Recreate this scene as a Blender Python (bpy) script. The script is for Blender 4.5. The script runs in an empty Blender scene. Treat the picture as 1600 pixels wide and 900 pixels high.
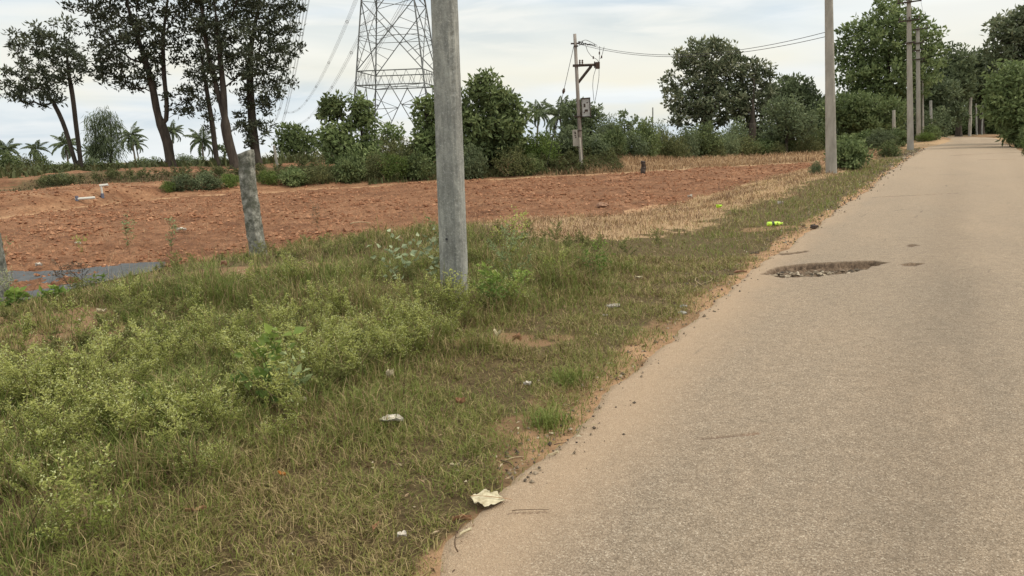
import bpy, math, random
import numpy as np
from mathutils import Vector, Matrix

# ---------------------------------------------------------------- camera, sky, sun, exposure
scene = bpy.context.scene
COL = scene.collection
FPX, PITCH, ROLL, CAMZ = 1230.0, math.radians(10.8), math.radians(1.6), 1.5
_F = Vector((0, math.cos(PITCH), -math.sin(PITCH)))
_R0 = Vector((1, 0, 0)); _U0 = Vector((0, math.sin(PITCH), math.cos(PITCH)))
_R = _R0 * math.cos(ROLL) - _U0 * math.sin(ROLL)
_U = _U0 * math.cos(ROLL) + _R0 * math.sin(ROLL)
cam_data = bpy.data.cameras.new('camera')
cam = bpy.data.objects.new('camera', cam_data); COL.objects.link(cam)
cam_data.sensor_width = 36.0; cam_data.lens = 36.0 * FPX / 1600.0
cam_data.clip_start = 0.05; cam_data.clip_end = 9000
M = Matrix((( _R.x, _U.x, -_F.x, 0), (_R.y, _U.y, -_F.y, 0), (_R.z, _U.z, -_F.z, CAMZ), (0, 0, 0, 1)))
cam.matrix_world = M
scene.camera = cam
scene.render.resolution_x, scene.render.resolution_y = 1024, 576
scene.view_settings.view_transform = 'Standard'
scene.view_settings.look = 'None'
scene.view_settings.gamma = 1.0
scene.view_settings.exposure = 0.0
try: scene.view_settings.use_curve_mapping = False
except Exception: pass
scene.cycles.max_bounces = 6; scene.cycles.diffuse_bounces = 3
scene.cycles.transparent_max_bounces = 8
scene.cycles.use_denoising = True

SUN_EL, SUN_AZ = math.radians(46), math.radians(102)      # azimuth measured from +Y towards +X
sun_dir = Vector((math.sin(SUN_AZ) * math.cos(SUN_EL), math.cos(SUN_AZ) * math.cos(SUN_EL), math.sin(SUN_EL)))
sl = bpy.data.lights.new('sun', 'SUN'); sl.energy = 2.0; sl.angle = math.radians(14); sl.color = (1, .90, .74)
so = bpy.data.objects.new('sun', sl); COL.objects.link(so)
so.rotation_euler = (-sun_dir).to_track_quat('-Z', 'Y').to_euler(); so.location = (20, 0, 60)

world = bpy.data.worlds.new('World'); scene.world = world; world.use_nodes = True
wn, wl = world.node_tree.nodes, world.node_tree.links
wn.clear()
def N(nodes, t, **kw):
    n = nodes.new(t)
    for k, v in kw.items():
        if k.startswith('i_'):
            n.inputs[k[2:].replace('_', ' ')].default_value = v
        else: setattr(n, k, v)
    return n
w_out = N(wn, 'ShaderNodeOutputWorld'); w_bg = N(wn, 'ShaderNodeBackground'); w_bg.inputs[1].default_value = .1
wl.new(w_bg.outputs[0], w_out.inputs[0])
sky = N(wn, 'ShaderNodeTexSky', sky_type='NISHITA', sun_disc=False)
sky.sun_elevation = SUN_EL; sky.sun_rotation = SUN_AZ; sky.dust_density = 3
wtc = N(wn, 'ShaderNodeTexCoord'); wsep = N(wn, 'ShaderNodeSeparateXYZ')
wl.new(wtc.outputs['Generated'], wsep.inputs[0])
def wnoise(scale, mapscale, detail=5, loc=(0, 0, 0), dist=0.0, rough=.55, rot=(0, 0, 0)):
    mp = N(wn, 'ShaderNodeMapping'); mp.inputs['Scale'].default_value = mapscale; mp.inputs['Location'].default_value = loc
    mp.inputs['Rotation'].default_value = rot
    wl.new(wtc.outputs['Generated'], mp.inputs[0])
    nz = N(wn, 'ShaderNodeTexNoise'); nz.inputs['Scale'].default_value = scale; nz.inputs['Detail'].default_value = detail
    nz.inputs['Distortion'].default_value = dist; nz.inputs['Roughness'].default_value = rough
    wl.new(mp.outputs[0], nz.inputs[0]); return nz
def wramp(src, stops):
    r = N(wn, 'ShaderNodeValToRGB'); e = r.color_ramp.elements
    e[0].position, e[0].color = stops[0]; e[1].position, e[1].color = stops[-1]
    for p, c in stops[1:-1]:
        q = e.new(p); q.color = c
    wl.new(src, r.inputs[0]); return r
def g(v): return (v, v, v, 1)
def wmix(fac, a, b, mode='MIX'):
    m = N(wn, 'ShaderNodeMix', data_type='RGBA', blend_type=mode)
    for s, k in ((fac, 0), (a, 6), (b, 7)):
        if hasattr(s, 'links'): wl.new(s, m.inputs[k])
        else: m.inputs[k].default_value = s
    return m.outputs[2]
c1 = wnoise(2.4, (1, 1, 5.5), 6, (3.1, 1.7, .4), .5, .5, (.0, .10, 0))
c2 = wnoise(5.0, (1, 1, 7.0), 5, (7.3, 2.2, 3.0), .8, .5, (.05, .12, 0))
c3 = wnoise(1.7, (1, 1, 6.0), 3, (1.1, 5.2, 8.0), .3)
base = wramp(c1.outputs[0], [(.36, (7.0, 8.0, 8.7, 1)), (.50, (8.5, 9.2, 9.5, 1)), (.62, (9.9, 10.3, 10.3, 1))])
wisp = wramp(c2.outputs[0], [(.46, g(0)), (.62, g(1))])
cl = wmix(wisp.outputs[0], base.outputs[0], (9.4, 9.8, 9.9, 1))
creamf = wramp(c3.outputs[0], [(.46, g(0)), (.58, g(1))])
elev = wramp(wsep.outputs['Z'], [(.0, g(1)), (.05, g(.75)), (.12, g(.30)), (.3, g(0))])
mulf = N(wn, 'ShaderNodeMath', operation='MULTIPLY'); wl.new(creamf.outputs[0], mulf.inputs[0]); wl.new(elev.outputs[0], mulf.inputs[1])
cl = wmix(mulf.outputs[0], cl, (10.3, 9.6, 7.5, 1))
# an overcast sky is brighter overhead than at the horizon
gain = wramp(wsep.outputs['Z'], [(.0, g(.98)), (.30, g(1.0)), (1.0, (2.15, 1.95, 1.60, 1))])
cl = wmix(1.0, cl, gain.outputs[0], 'MULTIPLY')
skymix = wmix(.93, sky.outputs[0], cl)
wl.new(skymix, w_bg.inputs[0])

# ---------------------------------------------------------------- helpers
rng = np.random.default_rng(11)
random.seed(5)
def _hash(ix, iy, seed):
    h = (ix.astype(np.int64) * 374761393 + iy.astype(np.int64) * 668265263 + seed * 1442695041) & 0xFFFFFFFF
    h = ((h ^ (h >> 13)) * 1274126177) & 0xFFFFFFFF
    h = (h ^ (h >> 16)) & 0xFFFFFF
    return h / float(0xFFFFFF)
def vn(x, y, seed=0):
    x = np.asarray(x, float); y = np.asarray(y, float)
    ix = np.floor(x); iy = np.floor(y); fx = x - ix; fy = y - iy
    fx = fx * fx * (3 - 2 * fx); fy = fy * fy * (3 - 2 * fy)
    a = _hash(ix, iy, seed); b = _hash(ix + 1, iy, seed); c = _hash(ix, iy + 1, seed); d = _hash(ix + 1, iy + 1, seed)
    return (a * (1 - fx) + b * fx) * (1 - fy) + (c * (1 - fx) + d * fx) * fy
def fbm(x, y, sc, oct=4, seed=0, gain=.5):
    x = np.asarray(x, float) / sc; y = np.asarray(y, float) / sc; s = 0; a = 1; n = 0
    for k in range(oct):
        s = s + a * (vn(x * 2 ** k + 17.3 * k, y * 2 ** k - 9.1 * k, seed + k) * 2 - 1); n += a; a *= gain
    return s / n
def sm(a, b, x):
    t = np.clip((np.asarray(x, float) - a) / (b - a), 0, 1); return t * t * (3 - 2 * t)

def mk(name, V, F, mat=None, parent=None, attrs=None, smooth=False, fattrs=None):
    """one mesh object from numpy arrays; F: list of (k, n) index arrays"""
    V = np.asarray(V, np.float32)
    F = [np.asarray(f, np.int32) for f in (F if isinstance(F, (list, tuple)) else [F]) if len(f)]
    me = bpy.data.meshes.new(name)
    me.vertices.add(len(V)); me.vertices.foreach_set('co', V.ravel())
    tot = sum(f.size for f in F); nf = sum(len(f) for f in F)
    me.loops.add(tot); me.loops.foreach_set('vertex_index', np.concatenate([f.ravel() for f in F]))
    sizes = np.concatenate([np.full(len(f), f.shape[1], np.int32) for f in F])
    starts = np.concatenate([[0], np.cumsum(sizes)[:-1]]).astype(np.int32)
    me.polygons.add(nf); me.polygons.foreach_set('loop_start', starts)
    try: me.polygons.foreach_set('loop_total', sizes)
    except Exception: pass
    me.polygons.foreach_set('use_smooth', np.full(nf, bool(smooth)))
    for k, v in (attrs or {}).items():
        a = me.attributes.new(k, 'FLOAT', 'POINT'); a.data.foreach_set('value', np.asarray(v, np.float32))
    me.update(calc_edges=True); me.validate()
    if mat: me.materials.append(mat)
    o = bpy.data.objects.new(name, me); COL.objects.link(o)
    if parent is not None: o.parent = parent
    return o
def tag(o, label=None, cat=None, group=None, kind=None):
    if label: o['label'] = label
    if cat: o['category'] = cat
    if group: o['group'] = group
    if kind: o['kind'] = kind
    return o
def thing(name, label, cat, loc=(0, 0, 0), rz=0.0, group=None):
    o = bpy.data.objects.new(name, None); COL.objects.link(o); o.empty_display_size = .2
    o.location = loc; o.rotation_euler = (0, 0, rz)
    return tag(o, label, cat, group)
def dup(root, loc, rz=0.0, sc=(1, 1, 1), label=None, group=None, tilt=(0, 0)):
    r = root.copy(); COL.objects.link(r); r.location = loc; r.rotation_euler = (tilt[0], tilt[1], rz); r.scale = sc
    if label: r['label'] = label
    if group: r['group'] = group
    for ch in list(root.children):
        c = ch.copy(); COL.objects.link(c); c.parent = r
        for q in ch.children:
            d = q.copy(); COL.objects.link(d); d.parent = c
    return r

class MB:
    """collects quads and tris with a tint value per vertex"""
    def __init__(s): s.V = []; s.Q = []; s.T = []; s.A = []; s.n = 0
    def add(s, V, Q=None, T=None, a=.5):
        V = np.asarray(V, float).reshape(-1, 3)
        if Q is not None and len(Q): s.Q.append(np.asarray(Q) + s.n)
        if T is not None and len(T): s.T.append(np.asarray(T) + s.n)
        s.V.append(V); s.A.append(np.broadcast_to(np.asarray(a, float), (len(V),)).copy()); s.n += len(V)
    def tube(s, P, R, seg=8, a=.5, cap=True, jit=0.0):
        P = np.asarray(P, float); n = len(P); R = np.broadcast_to(np.asarray(R, float), (n,))
        T = np.gradient(P, axis=0) if n > 1 else np.array([[0, 0, 1.]])
        T /= np.linalg.norm(T, axis=1, keepdims=True) + 1e-12
        up = np.array([0, 0, 1.]) if abs(T[0, 2]) < .9 else np.array([1., 0, 0])
        A = np.cross(T, up); A /= np.linalg.norm(A, axis=1, keepdims=True) + 1e-9
        B = np.cross(T, A)
        th = np.arange(seg) * 2 * np.pi / seg
        rad = R[:, None, None] * (1 + (jit * (rng.random((n, seg, 1)) - .5) if jit else 0))
        V = P[:, None, :] + rad * (A[:, None, :] * np.cos(th)[None, :, None] + B[:, None, :] * np.sin(th)[None, :, None])
        i = np.arange(n - 1)[:, None] * seg; j = np.arange(seg)[None, :]; j2 = (j + 1) % seg
        Q = np.stack([i + j, i + j2, i + seg + j2, i + seg + j], -1).reshape(-1, 4)
        V = V.reshape(-1, 3); Tt = []
        if cap:
            V = np.vstack([V, P[0], P[-1]]); c0 = n * seg
            for k in range(seg):
                Tt.append([c0, (k + 1) % seg, k]); Tt.append([c0 + 1, (n - 1) * seg + k, (n - 1) * seg + (k + 1) % seg])
        s.add(V, Q, Tt, a)
    def bar(s, p, q, w, a=.5): s.tube([p, q], [w * .6, w * .6], 4, a, cap=False)
    def box(s, c, size, rot=None, a=.5):
        c = np.asarray(c, float); h = np.asarray(size, float) / 2
        V = np.array([[x, y, z] for x in (-1, 1) for y in (-1, 1) for z in (-1, 1)], float) * h
        if rot is not None: V = V @ np.array(rot).T
        Q = [[0, 1, 3, 2], [4, 6, 7, 5], [0, 4, 5, 1], [2, 3, 7, 6], [0, 2, 6, 4], [1, 5, 7, 3]]
        s.add(V + c, Q, None, a)
    def leaves(s, P, D, L, W, a=.5, fold=.15, r=None):
        """folded diamond leaves"""
        P = np.asarray(P, float); n = len(P)
        if not n: return
        r = r or rng
        D = D / (np.linalg.norm(D, axis=1, keepdims=True) + 1e-9)
        L = np.broadcast_to(L, (n,))[:, None]; W = np.broadcast_to(W, (n,))[:, None]
        q = r.normal(size=(n, 3)); S = np.cross(D, q); S /= np.linalg.norm(S, axis=1, keepdims=True) + 1e-9
        Nn = np.cross(S, D)
        m = P + D * L * .45
        V = np.stack([P, m + S * W * .5 + Nn * fold * W, P + D * L - Nn * L * .12, m - S * W * .5 + Nn * fold * W], 1).reshape(-1, 3)
        Q = (np.arange(n)[:, None] * 4 + np.arange(4)[None, :])
        s.add(V, Q, None, np.repeat(np.broadcast_to(a, (n,)), 4))
    def build(s, name, mat=None, parent=None, smooth=False, origin=None):
        V = np.vstack(s.V) if s.V else np.zeros((0, 3))
        if origin is not None: V = V - np.asarray(origin)
        F = []
        if s.Q: F.append(np.vstack(s.Q))
        if s.T: F.append(np.vstack(s.T))
        return mk(name, V, F, mat, parent, {'tint': np.concatenate(s.A)}, smooth)

# ---------------------------------------------------------------- materials
def newmat(name):
    m = bpy.data.materials.new(name); m.use_nodes = True
    m.node_tree.nodes.clear(); return m, m.node_tree.nodes, m.node_tree.links
class MN:
    """tiny node-graph helper"""
    def __init__(s, name):
        s.m, s.n, s.l = newmat(name); s.o = s.n.new('ShaderNodeOutputMaterial')
    def _in(s, node, key, v):
        if v is None: return
        if hasattr(v, 'links'): s.l.new(v, node.inputs[key])
        else:
            if isinstance(v, tuple) and len(v) == 3 and node.inputs[key].type == 'RGBA': v = (*v, 1)
            node.inputs[key].default_value = v
    def attr(s, name): a = s.n.new('ShaderNodeAttribute'); a.attribute_name = name; return a.outputs['Fac']
    def coord(s, which='Object'): return s.n.new('ShaderNodeTexCoord').outputs[which]
    def map(s, v, scale=(1, 1, 1), rot=(0, 0, 0), loc=(0, 0, 0)):
        p = s.n.new('ShaderNodeMapping'); s.l.new(v, p.inputs[0]); p.inputs['Scale'].default_value = scale
        p.inputs['Rotation'].default_value = rot; p.inputs['Location'].default_value = loc; return p.outputs[0]
    def noise(s, v, sc, det=4, rough=.5, dist=0.):
        p = s.n.new('ShaderNodeTexNoise'); s.l.new(v, p.inputs['Vector']); p.inputs['Scale'].default_value = sc
        p.inputs['Detail'].default_value = det; p.inputs['Roughness'].default_value = rough; p.inputs['Distortion'].default_value = dist
        return p.outputs['Fac']
    def voro(s, v, sc, feat='F1', out='Distance', rnd=1.):
        p = s.n.new('ShaderNodeTexVoronoi'); p.feature = feat; s.l.new(v, p.inputs['Vector']); p.inputs['Scale'].default_value = sc
        p.inputs['Randomness'].default_value = rnd
        return p.outputs[out]
    def ramp(s, v, *stops):
        r = s.n.new('ShaderNodeValToRGB'); e = r.color_ramp.elements; s.l.new(v, r.inputs[0])
        c = lambda x: (x, x, x, 1) if not isinstance(x, tuple) else (*x, 1)[:4]
        e[0].position, e[0].color = stops[0][0], c(stops[0][1]); e[1].position, e[1].color = stops[-1][0], c(stops[-1][1])
        for p, x in stops[1:-1]:
            q = e.new(p); q.color = c(x)
        return r.outputs[0]
    def mix(s, f, a, b, mode='MIX'):
        m = s.n.new('ShaderNodeMix'); m.data_type = 'RGBA'; m.blend_type = mode
        s._in(m, 0, f); s._in(m, 6, a); s._in(m, 7, b); return m.outputs[2]
    def math(s, op, a, b=None, clamp=False):
        m = s.n.new('ShaderNodeMath'); m.operation = op; m.use_clamp = clamp
        s._in(m, 0, a); s._in(m, 1, b); return m.outputs[0]
    def sepv(s, v): p = s.n.new('ShaderNodeSeparateXYZ'); s.l.new(v, p.inputs[0]); return p.outputs
    def rand(s): return s.n.new('ShaderNodeObjectInfo').outputs['Random']
    def bump(s, h, st=.5, d=.02, n=None):
        b = s.n.new('ShaderNodeBump'); s._in(b, 'Height', h); b.inputs['Strength'].default_value = st; b.inputs['Distance'].default_value = d
        if n is not None: s.l.new(n, b.inputs['Normal'])
        return b.outputs[0]
    def pbr(s, col, rough=.9, bump=None, metal=0., spec=.3):
        p = s.n.new('ShaderNodeBsdfPrincipled'); s._in(p, 'Base Color', col); s._in(p, 'Roughness', rough)
        p.inputs['Metallic'].default_value = metal; p.inputs['Specular IOR Level'].default_value = spec
        if bump is not None: s.l.new(bump, p.inputs['Normal'])
        s.l.new(p.outputs[0], s.o.inputs[0]); return s.m
    def leaf(s, col, trans=.25, rough=.6, tcol=None):
        p = s.n.new('ShaderNodeBsdfPrincipled'); s._in(p, 'Base Color', col); p.inputs['Roughness'].default_value = rough
        p.inputs['Specular IOR Level'].default_value = .25
        t = s.n.new('ShaderNodeBsdfTranslucent'); s._in(t, 'Color', tcol if tcol is not None else col)
        x = s.n.new('ShaderNodeMixShader'); x.inputs[0].default_value = trans
        s.l.new(p.outputs[0], x.inputs[1]); s.l.new(t.outputs[0], x.inputs[2]); s.l.new(x.outputs[0], s.o.inputs[0]); return s.m

def leafmat(name, dark, mid, light, trans=.25):
    k = MN(name); t = k.attr('tint')
    r = k.rand(); c = k.ramp(t, (0, dark), (.5, mid), (1, light))
    hv = k.math('MULTIPLY_ADD', r, .4); k.n[-1].inputs[2].default_value = .8
    c = k.mix(1., c, hv, 'MULTIPLY')
    return k.leaf(c, trans)
# ---------------------------------------------------------------- the lie of the land
HOLE_ON = 1.0
E0 = np.array([-.25, 2.5]); TH = math.radians(29.5)
ET = np.array([math.sin(TH), math.cos(TH)]); EN = np.array([math.cos(TH), -math.sin(TH)])   # along the road / to its right
RW = 4.15
_et = [-6, 0, .24, .52, .9, 1.7, 2.3, 3.4, 4.75, 6.2, 7.5, 9.3, 11.3, 14.5, 17.5, 22.5, 27.5, 35, 58, 78, 95]
_es = [-.02, -.05, -.16, -.2, -.24, -.26, -.33, -.4, -.44, -.5, -.51, -.51, -.48, -.52, -.4, -.42, -.36, -.25, -.2, 0, 0]
def curve(t): return np.interp(t, _et, _es) - .010 * np.clip(np.asarray(t, float) - 74, 0, 34) ** 2
def st(x, y):
    x = np.asarray(x, float) - E0[0]; y = np.asarray(y, float) - E0[1]
    t = x * ET[0] + y * ET[1]; s = x * EN[0] + y * EN[1] - curve(t)
    return s, t
def xy(s, t):
    s = np.asarray(s, float) + curve(t); t = np.asarray(t, float)
    return E0[0] + s * EN[0] + t * ET[0], E0[1] + s * EN[1] + t * ET[1]
def zroad(t): return .32 * sm(9, 36, t) + .05 * sm(50, 80, t) - .9 * sm(92, 150, t)
def sF(t): return np.interp(t, [-20, 6, 9.6, 11.6, 12.8, 16, 39, 60, 90], [-9.0, -9.0, -8.2, -7.2, -4.9, -4.6, -4.1, -4.0, -4.1])
def yB(x): return np.interp(x, [-60, -30, -15, -13.3, -10, -3.4, 6, 17, 24, 40, 80], [10, 18, 23.5, 28.8, 31, 34.5, 37.5, 42.5, 46, 60, 90])
def yG(x): return np.interp(x, [-40, -22, -18.8, -12, -8, -4], [28, 31, 32.5, 33.5, 33.2, 35.2])
def edge_wobble(t): return .06 * fbm(t, t * 0 + 3.3, 1.2, 4, 71) + .07 * fbm(t, t * 0 + 8.3, .25, 4, 72)
def masks(x, y):
    s, t = st(x, y)
    e = y - yB(x)
    infield = sm(.35, -.35, s - sF(t) + .5 * fbm(x, y, 1.6, 3, 5)) * sm(.3, -.3, e + .5 * fbm(x, y, 2.5, 2, 6))
    return s, t, e, infield
def H(x, y, fine=True):
    x = np.asarray(x, float); y = np.asarray(y, float)
    s, t = st(x, y); e = y - yB(x)
    # left of the road
    zv = zroad(t) - .018 - .035 * sm(-.15, -1.0, s)
    zf = -.38 + .16 * sm(14, 42, t) + .14 * sm(42, 60, t) + .02 * (vn(x * .2, y * .2, 3) - .5)
    d = s - sF(t)
    w = sm(2.9, -.1, d)
    zl = zv * (1 - w) + zf * w
    zl = zl + .10 * np.exp(-((s + 2.6) / 1.3) ** 2 - ((t - 5.6) / 2.6) ** 2)            # hump round the first pole
    zl = zl + .09 * np.exp(-((s + 5.0) / 1.8) ** 2 - ((t - 8.5) / 2.2) ** 2)
    # bank beyond the field
    lf = sm(-7, -10, x); nb_ = fbm(x, y, 4, 3, 21)
    bank = (.62 + .12 * nb_) * sm(-.2, 4.5, e) * (1 - .75 * sm(4, 12, x)) * (1 - lf) + lf * ((.40 + .34 * nb_) * sm(-.3, 3.5, e) + .30 * sm(0, 4, y - yG(x)))
    mound = 0
    back = -1.0 * sm(9, 30, np.where(x < -8, y - yG(x) - 0, e)) * (1 - .9 * sm(3, 12, x))
    zl = zl + np.where(e > -.4, bank + mound + back, 0)
    zl = zl - .017 * np.clip(y - 60, 0, None) * (1 - sm(-30, -12, s) * sm(150, 125, y))
    zr = zroad(t) - .018 + .12 * sm(RW + .3, RW + 2, s)
    z = np.where(s > RW * .5, zr, zl)
    if fine:
        s_, t_, e_, inf = masks(x, y)
        off = 1.0
        z = z + off * .045 * fbm(x, y, 1.1, 4, 31) * sm(-.05, -1.0, np.where(s > RW * .5, -(s - RW), s))
        cl = fbm(x, y, .30, 4, 41, .6); ridge = 1 - np.abs(fbm(x, y, .55, 3, 47)) * 2.4
        near = 1 + .4 * sm(20, 8, np.hypot(x, y))
        fu = fbm((x * .93 + y * .36) / 5, (-x * .36 + y * .93), .45, 3, 53)
        z = z + inf * .04 * fu + inf * near * (.060 * cl + .030 * ridge + .02 * fbm(x, y, 3.0, 2, 49))
        z = z + sm(0, 1, e) * .07 * fbm(x, y, .9, 3, 61)
    z = z - .14 * sm(.34, 1.0, np.minimum(s, RW - s)) - .20 * sm(.08, .2, s) * sm(1.9, 1.5, s) * sm(5.9, 6.3, t) * sm(8.8, 8.2, t) * HOLE_ON
    return z
def Hs(x, y): return float(H(np.array([x]), np.array([y]))[0])
def ray(px, py):
    d = _F + _R * ((px - 800) / FPX) + _U * ((450 - py) / FPX); return np.array(d)
def at(px, py, fine=True):
    """the point of the ground seen at a place of the photograph"""
    d = ray(px, py); k = np.concatenate([np.arange(1, 12, .02), np.arange(12, 140, .08)])
    P = d[None] * k[:, None] + np.array([0, 0, CAMZ])
    g_ = P[:, 2] - H(P[:, 0], P[:, 1], fine); i = np.argmax(g_ < 0)
    p = P[i] if g_[i] < 0 else P[-1]; return np.array([p[0], p[1], Hs(p[0], p[1])])
def atd(px, py, D):
    """the point at depth D (metres ahead) on a line of sight"""
    d = ray(px, py); return d * (D / d[1]) + np.array([0, 0, CAMZ])
def foot(px, D, py=250):
    p = atd(px, py, D); return np.array([p[0], p[1], Hs(p[0], p[1])])

# path patch polygon used by the ground material and the grass
gp = [at(-60, 486, False), at(-60, 424, False), at(60, 427, False), at(120, 424, False), at(190, 415, False), at(262, 411, False), at(250, 424, False), at(150, 446, False), at(70, 466, False), at(20, 480, False)]
gpx = np.array([p[0] for p in gp]); gpy = np.array([p[1] for p in gp])
def inpoly(x, y, X, Y):
    r = np.zeros(np.shape(x), bool); j = len(X) - 1
    for i in range(len(X)):
        c = ((Y[i] > y) != (Y[j] > y)) & (x < (X[j] - X[i]) * (y - Y[i]) / (Y[j] - Y[i] + 1e-12) + X[i]); r ^= c; j = i
    return r
bare = []
for (px, py, rx, ry) in ((40, 515, 1.3, .85), (350, 432, 1.0, .75), (170, 405, 2.2, .8), (800, 535, .55, .22), (1200, 358, .5, .3), (470, 420, .8, .5)):
    p = at(px, py, False); bare.append((p[0], p[1], rx, ry))
def bareness(x, y):
    b = np.zeros(np.shape(x))
    for (cx, cy, rx, ry) in bare:
        b = np.maximum(b, np.exp(-(((x - cx) / rx) ** 2 + ((y - cy) / ry) ** 2) ** 1.5 * 1.0))
    return np.clip(b * (.85 + 1.6 * fbm(x, y, .22, 4, 199)), 0, 1)
def t_tall(s): return np.interp(s, [-9, -6, -4, -2.5, -1.5], [11.3, 9.8, 8.8, 7.8, 7.2])
def drymask(x, y, s, t):
    lo = np.interp(t, [7.7, 9, 11, 14.3, 19, 26, 40], [-2.7, -2.1, -1.75, -1.6, -1.5, -1.3, -1.0])
    return sm(.45, -.75, s - lo + .9 * fbm(x, y, .7, 4, 85, .65)) * sm(-.2, .5, t - t_tall(s) + .6 * fbm(x, y, .8, 2, 86))
def greenness(x, y):
    """1 green grass .. 0 dead grass, patchy"""
    s, t = st(x, y)
    gr = .5 + .55 * fbm(x, y, 1.3, 3, 81) + .25 * fbm(x, y, .35, 2, 83)
    dry = drymask(x, y, s, t)
    gr = gr * (1 - dry) - .3 * dry
    return np.clip(gr + .12 * (t > 14) * (s > -2), 0, 1), dry

# ---- ground sheet: rings round the camera, fine inside the view, coarse elsewhere, out to the horizon
az = np.radians(np.concatenate([np.arange(-180, -46, 4.0), np.linspace(-46, 46, 1000), np.arange(50, 180, 4.0)]))
r_ = [.3]
while r_[-1] < 6000:
    q = r_[-1]; r_.append(q * (1 + (.03 if q < 1.8 else .0058 if q < 52 else .018 if q < 160 else .12)))
r_ = np.array(r_)
A_, RR = np.meshgrid(az, r_); X = (np.sin(A_) * RR).ravel(); Y = (np.cos(A_) * RR).ravel()
Z = H(X, Y)
S, T, E, INF = masks(X, Y)
gr, dry = greenness(X, Y)
dry = dry * (E < 0)
bn = bareness(X, Y)
onroadR = S > RW * .5
m_field = INF
verge = sm(.02, -.35, S + .35 * fbm(X, Y, .8, 3, 91)) * (1 - INF)
m_grass = np.clip(np.where(onroadR, sm(RW, RW + .6, S), verge) * (1 - bn * 1.1), 0, 1) * np.where(E > 0, .25 + .75 * sm(9, 24, E), 1)
EG = np.where(X < -6, Y - yG(X), E - .5)
m_grass = np.where((E > 0), np.maximum(np.where(X < -6, m_grass * sm(9, 12, EG), m_grass), sm(-23, -19, X) * .9 * sm(-.2, .5, EG) * sm(5.6, 4.2, EG + .8 * fbm(X, Y, 3, 2, 95))), m_grass)
m_dry = np.clip(dry + (E > 0) * sm(2, 8, X) * sm(9, 6, E) * .9, 0, 1) * (1 - INF)
m_sand = np.clip(.7 * sm(.34, 0, np.abs(S + .02) + .25 * fbm(X, Y, .3, 3, 12)) + .7 * np.exp(-((E + .2) / .5) ** 2) * (X < 8) + (E > .5) * sm(-5, -9, X) * .12 + .8 * np.exp(-((S - sF(T) + .3) / .35) ** 2) * (T > 10) * (T < 18), 0, 1)
nA, nR = len(az), len(r_)
i = np.arange(nR - 1)[:, None] * nA; j = np.arange(nA)[None, :]; j2 = (j + 1) % nA
Q = np.stack([i + j, i + j2, i + nA + j2, i + nA + j], -1).reshape(-1, 4)[:, ::-1]

k = MN('soil and grass ground')
co = k.coord()
red = k.ramp(k.noise(co, 1.2, 6, .6), (.3, (.150, .074, .044)), (.5, (.235, .122, .070)), (.72, (.34, .190, .115)))
redf = k.ramp(k.noise(co, 9, 6, .8), (.35, (.55, .52, .52)), (.65, (1.3, 1.25, 1.2)))
redf = k.mix(1., redf, k.ramp(k.noise(co, 34, 3, .7), (.38, .62), (.6, 1.15)), 'MULTIPLY')
red = k.mix(1., red, redf, 'MULTIPLY')
sand = k.ramp(k.noise(co, 5, 6, .65), (.3, (.33, .195, .115)), (.7, (.47, .30, .18)))
litter = k.ramp(k.noise(co, 30, 5, .7), (.3, (.060, .042, .022)), (.55, (.12, .088, .044)), (.8, (.24, .18, .095)))  # plant litter, its tones darkened to paint in shade between the blades
straw = k.ramp(k.noise(k.map(co, (1, 2.5, 1)), 22, 5, .7), (.3, (.28, .18, .105)), (.75, (.52, .37, .23)))
nb = k.noise(co, 2.5, 6, .7)
def br(m, amt=.9):
    return k.ramp(k.math('ADD', k.math('MULTIPLY', m, 1.0), k.math('MULTIPLY', k.math('SUBTRACT', nb, .5), amt)), (.38, 0.), (.62, 1.))
base_ = k.mix(br(k.attr('m_field'), .5), (.25, .155, .09), red)
base_ = k.mix(k.ramp(k.attr('m_red'), (.2, 0.), (.8, 1.)), base_, k.mix(k.ramp(k.noise(co, .7, 6, .7), (.42, 0.), (.7, .6)), red, sand))
col = k.mix(br(k.attr('m_sand')), base_, sand)
col = k.mix(br(k.attr('m_grass'), 1.1), col, litter)
col = k.mix(br(k.attr('m_dry'), 1.7), col, straw)
bmp = k.bump(k.noise(co, 40, 6, .75), .7, .02)
bmp = k.bump(k.noise(co, 160, 3, .7), .5, .006, bmp)
m_ground = k.pbr(col, .95, bmp, spec=.15)
ground = mk('ground', np.stack([X, Y, Z], 1), [Q], m_ground, None, dict(m_field=m_field, m_grass=m_grass, m_dry=m_dry, m_sand=m_sand, m_red=(E > -.5) * sm(3, -2, X) * sm(60, 30, E)), True)
tag(ground, kind='structure')

# ---- the road: local x = s (to the right of its left edge), local y = t (along)
HOLES = []   # (s, t, half width, half length, depth)
def sth(px, py):
    p = at_flat(px, py); s, t = st(p[0], p[1]); return float(s), float(t)
def at_flat(px, py):
    d = ray(px, py); z = 0.
    for _ in range(8):
        kk = (z - CAMZ) / d[2]; p = d * kk; z = float(zroad(st(p[0], p[1])[1]))
    return p
tt = [-6.]
while tt[-1] < 125: q = max(tt[-1] + 2.5, 1.5); tt.append(tt[-1] + (.014 if 6.0 < tt[-1] < 8.2 else min(.5, max(.012, .0048 * q))))
tt = np.array(tt); ss = np.linspace(0, 1, 330)
TT, SS = np.meshgrid(tt, ss, indexing='ij')
wl_ = edge_wobble(TT); wr_ = .15 * fbm(TT, TT * 0 + 5.1, 2.0, 4, 74)
SV = (0 + wl_) * (1 - SS) + (RW + wr_) * SS
PX_, PY_ = xy(SV, TT)
ZZ = zroad(TT) + .018 * np.sin(np.pi * SS) + .008 * fbm(PX_, PY_, 1.2, 3, 77) + .0025 * fbm(PX_, PY_, .07, 3, 79)
edge = np.minimum(SV - wl_, RW + wr_ - SV)
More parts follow.
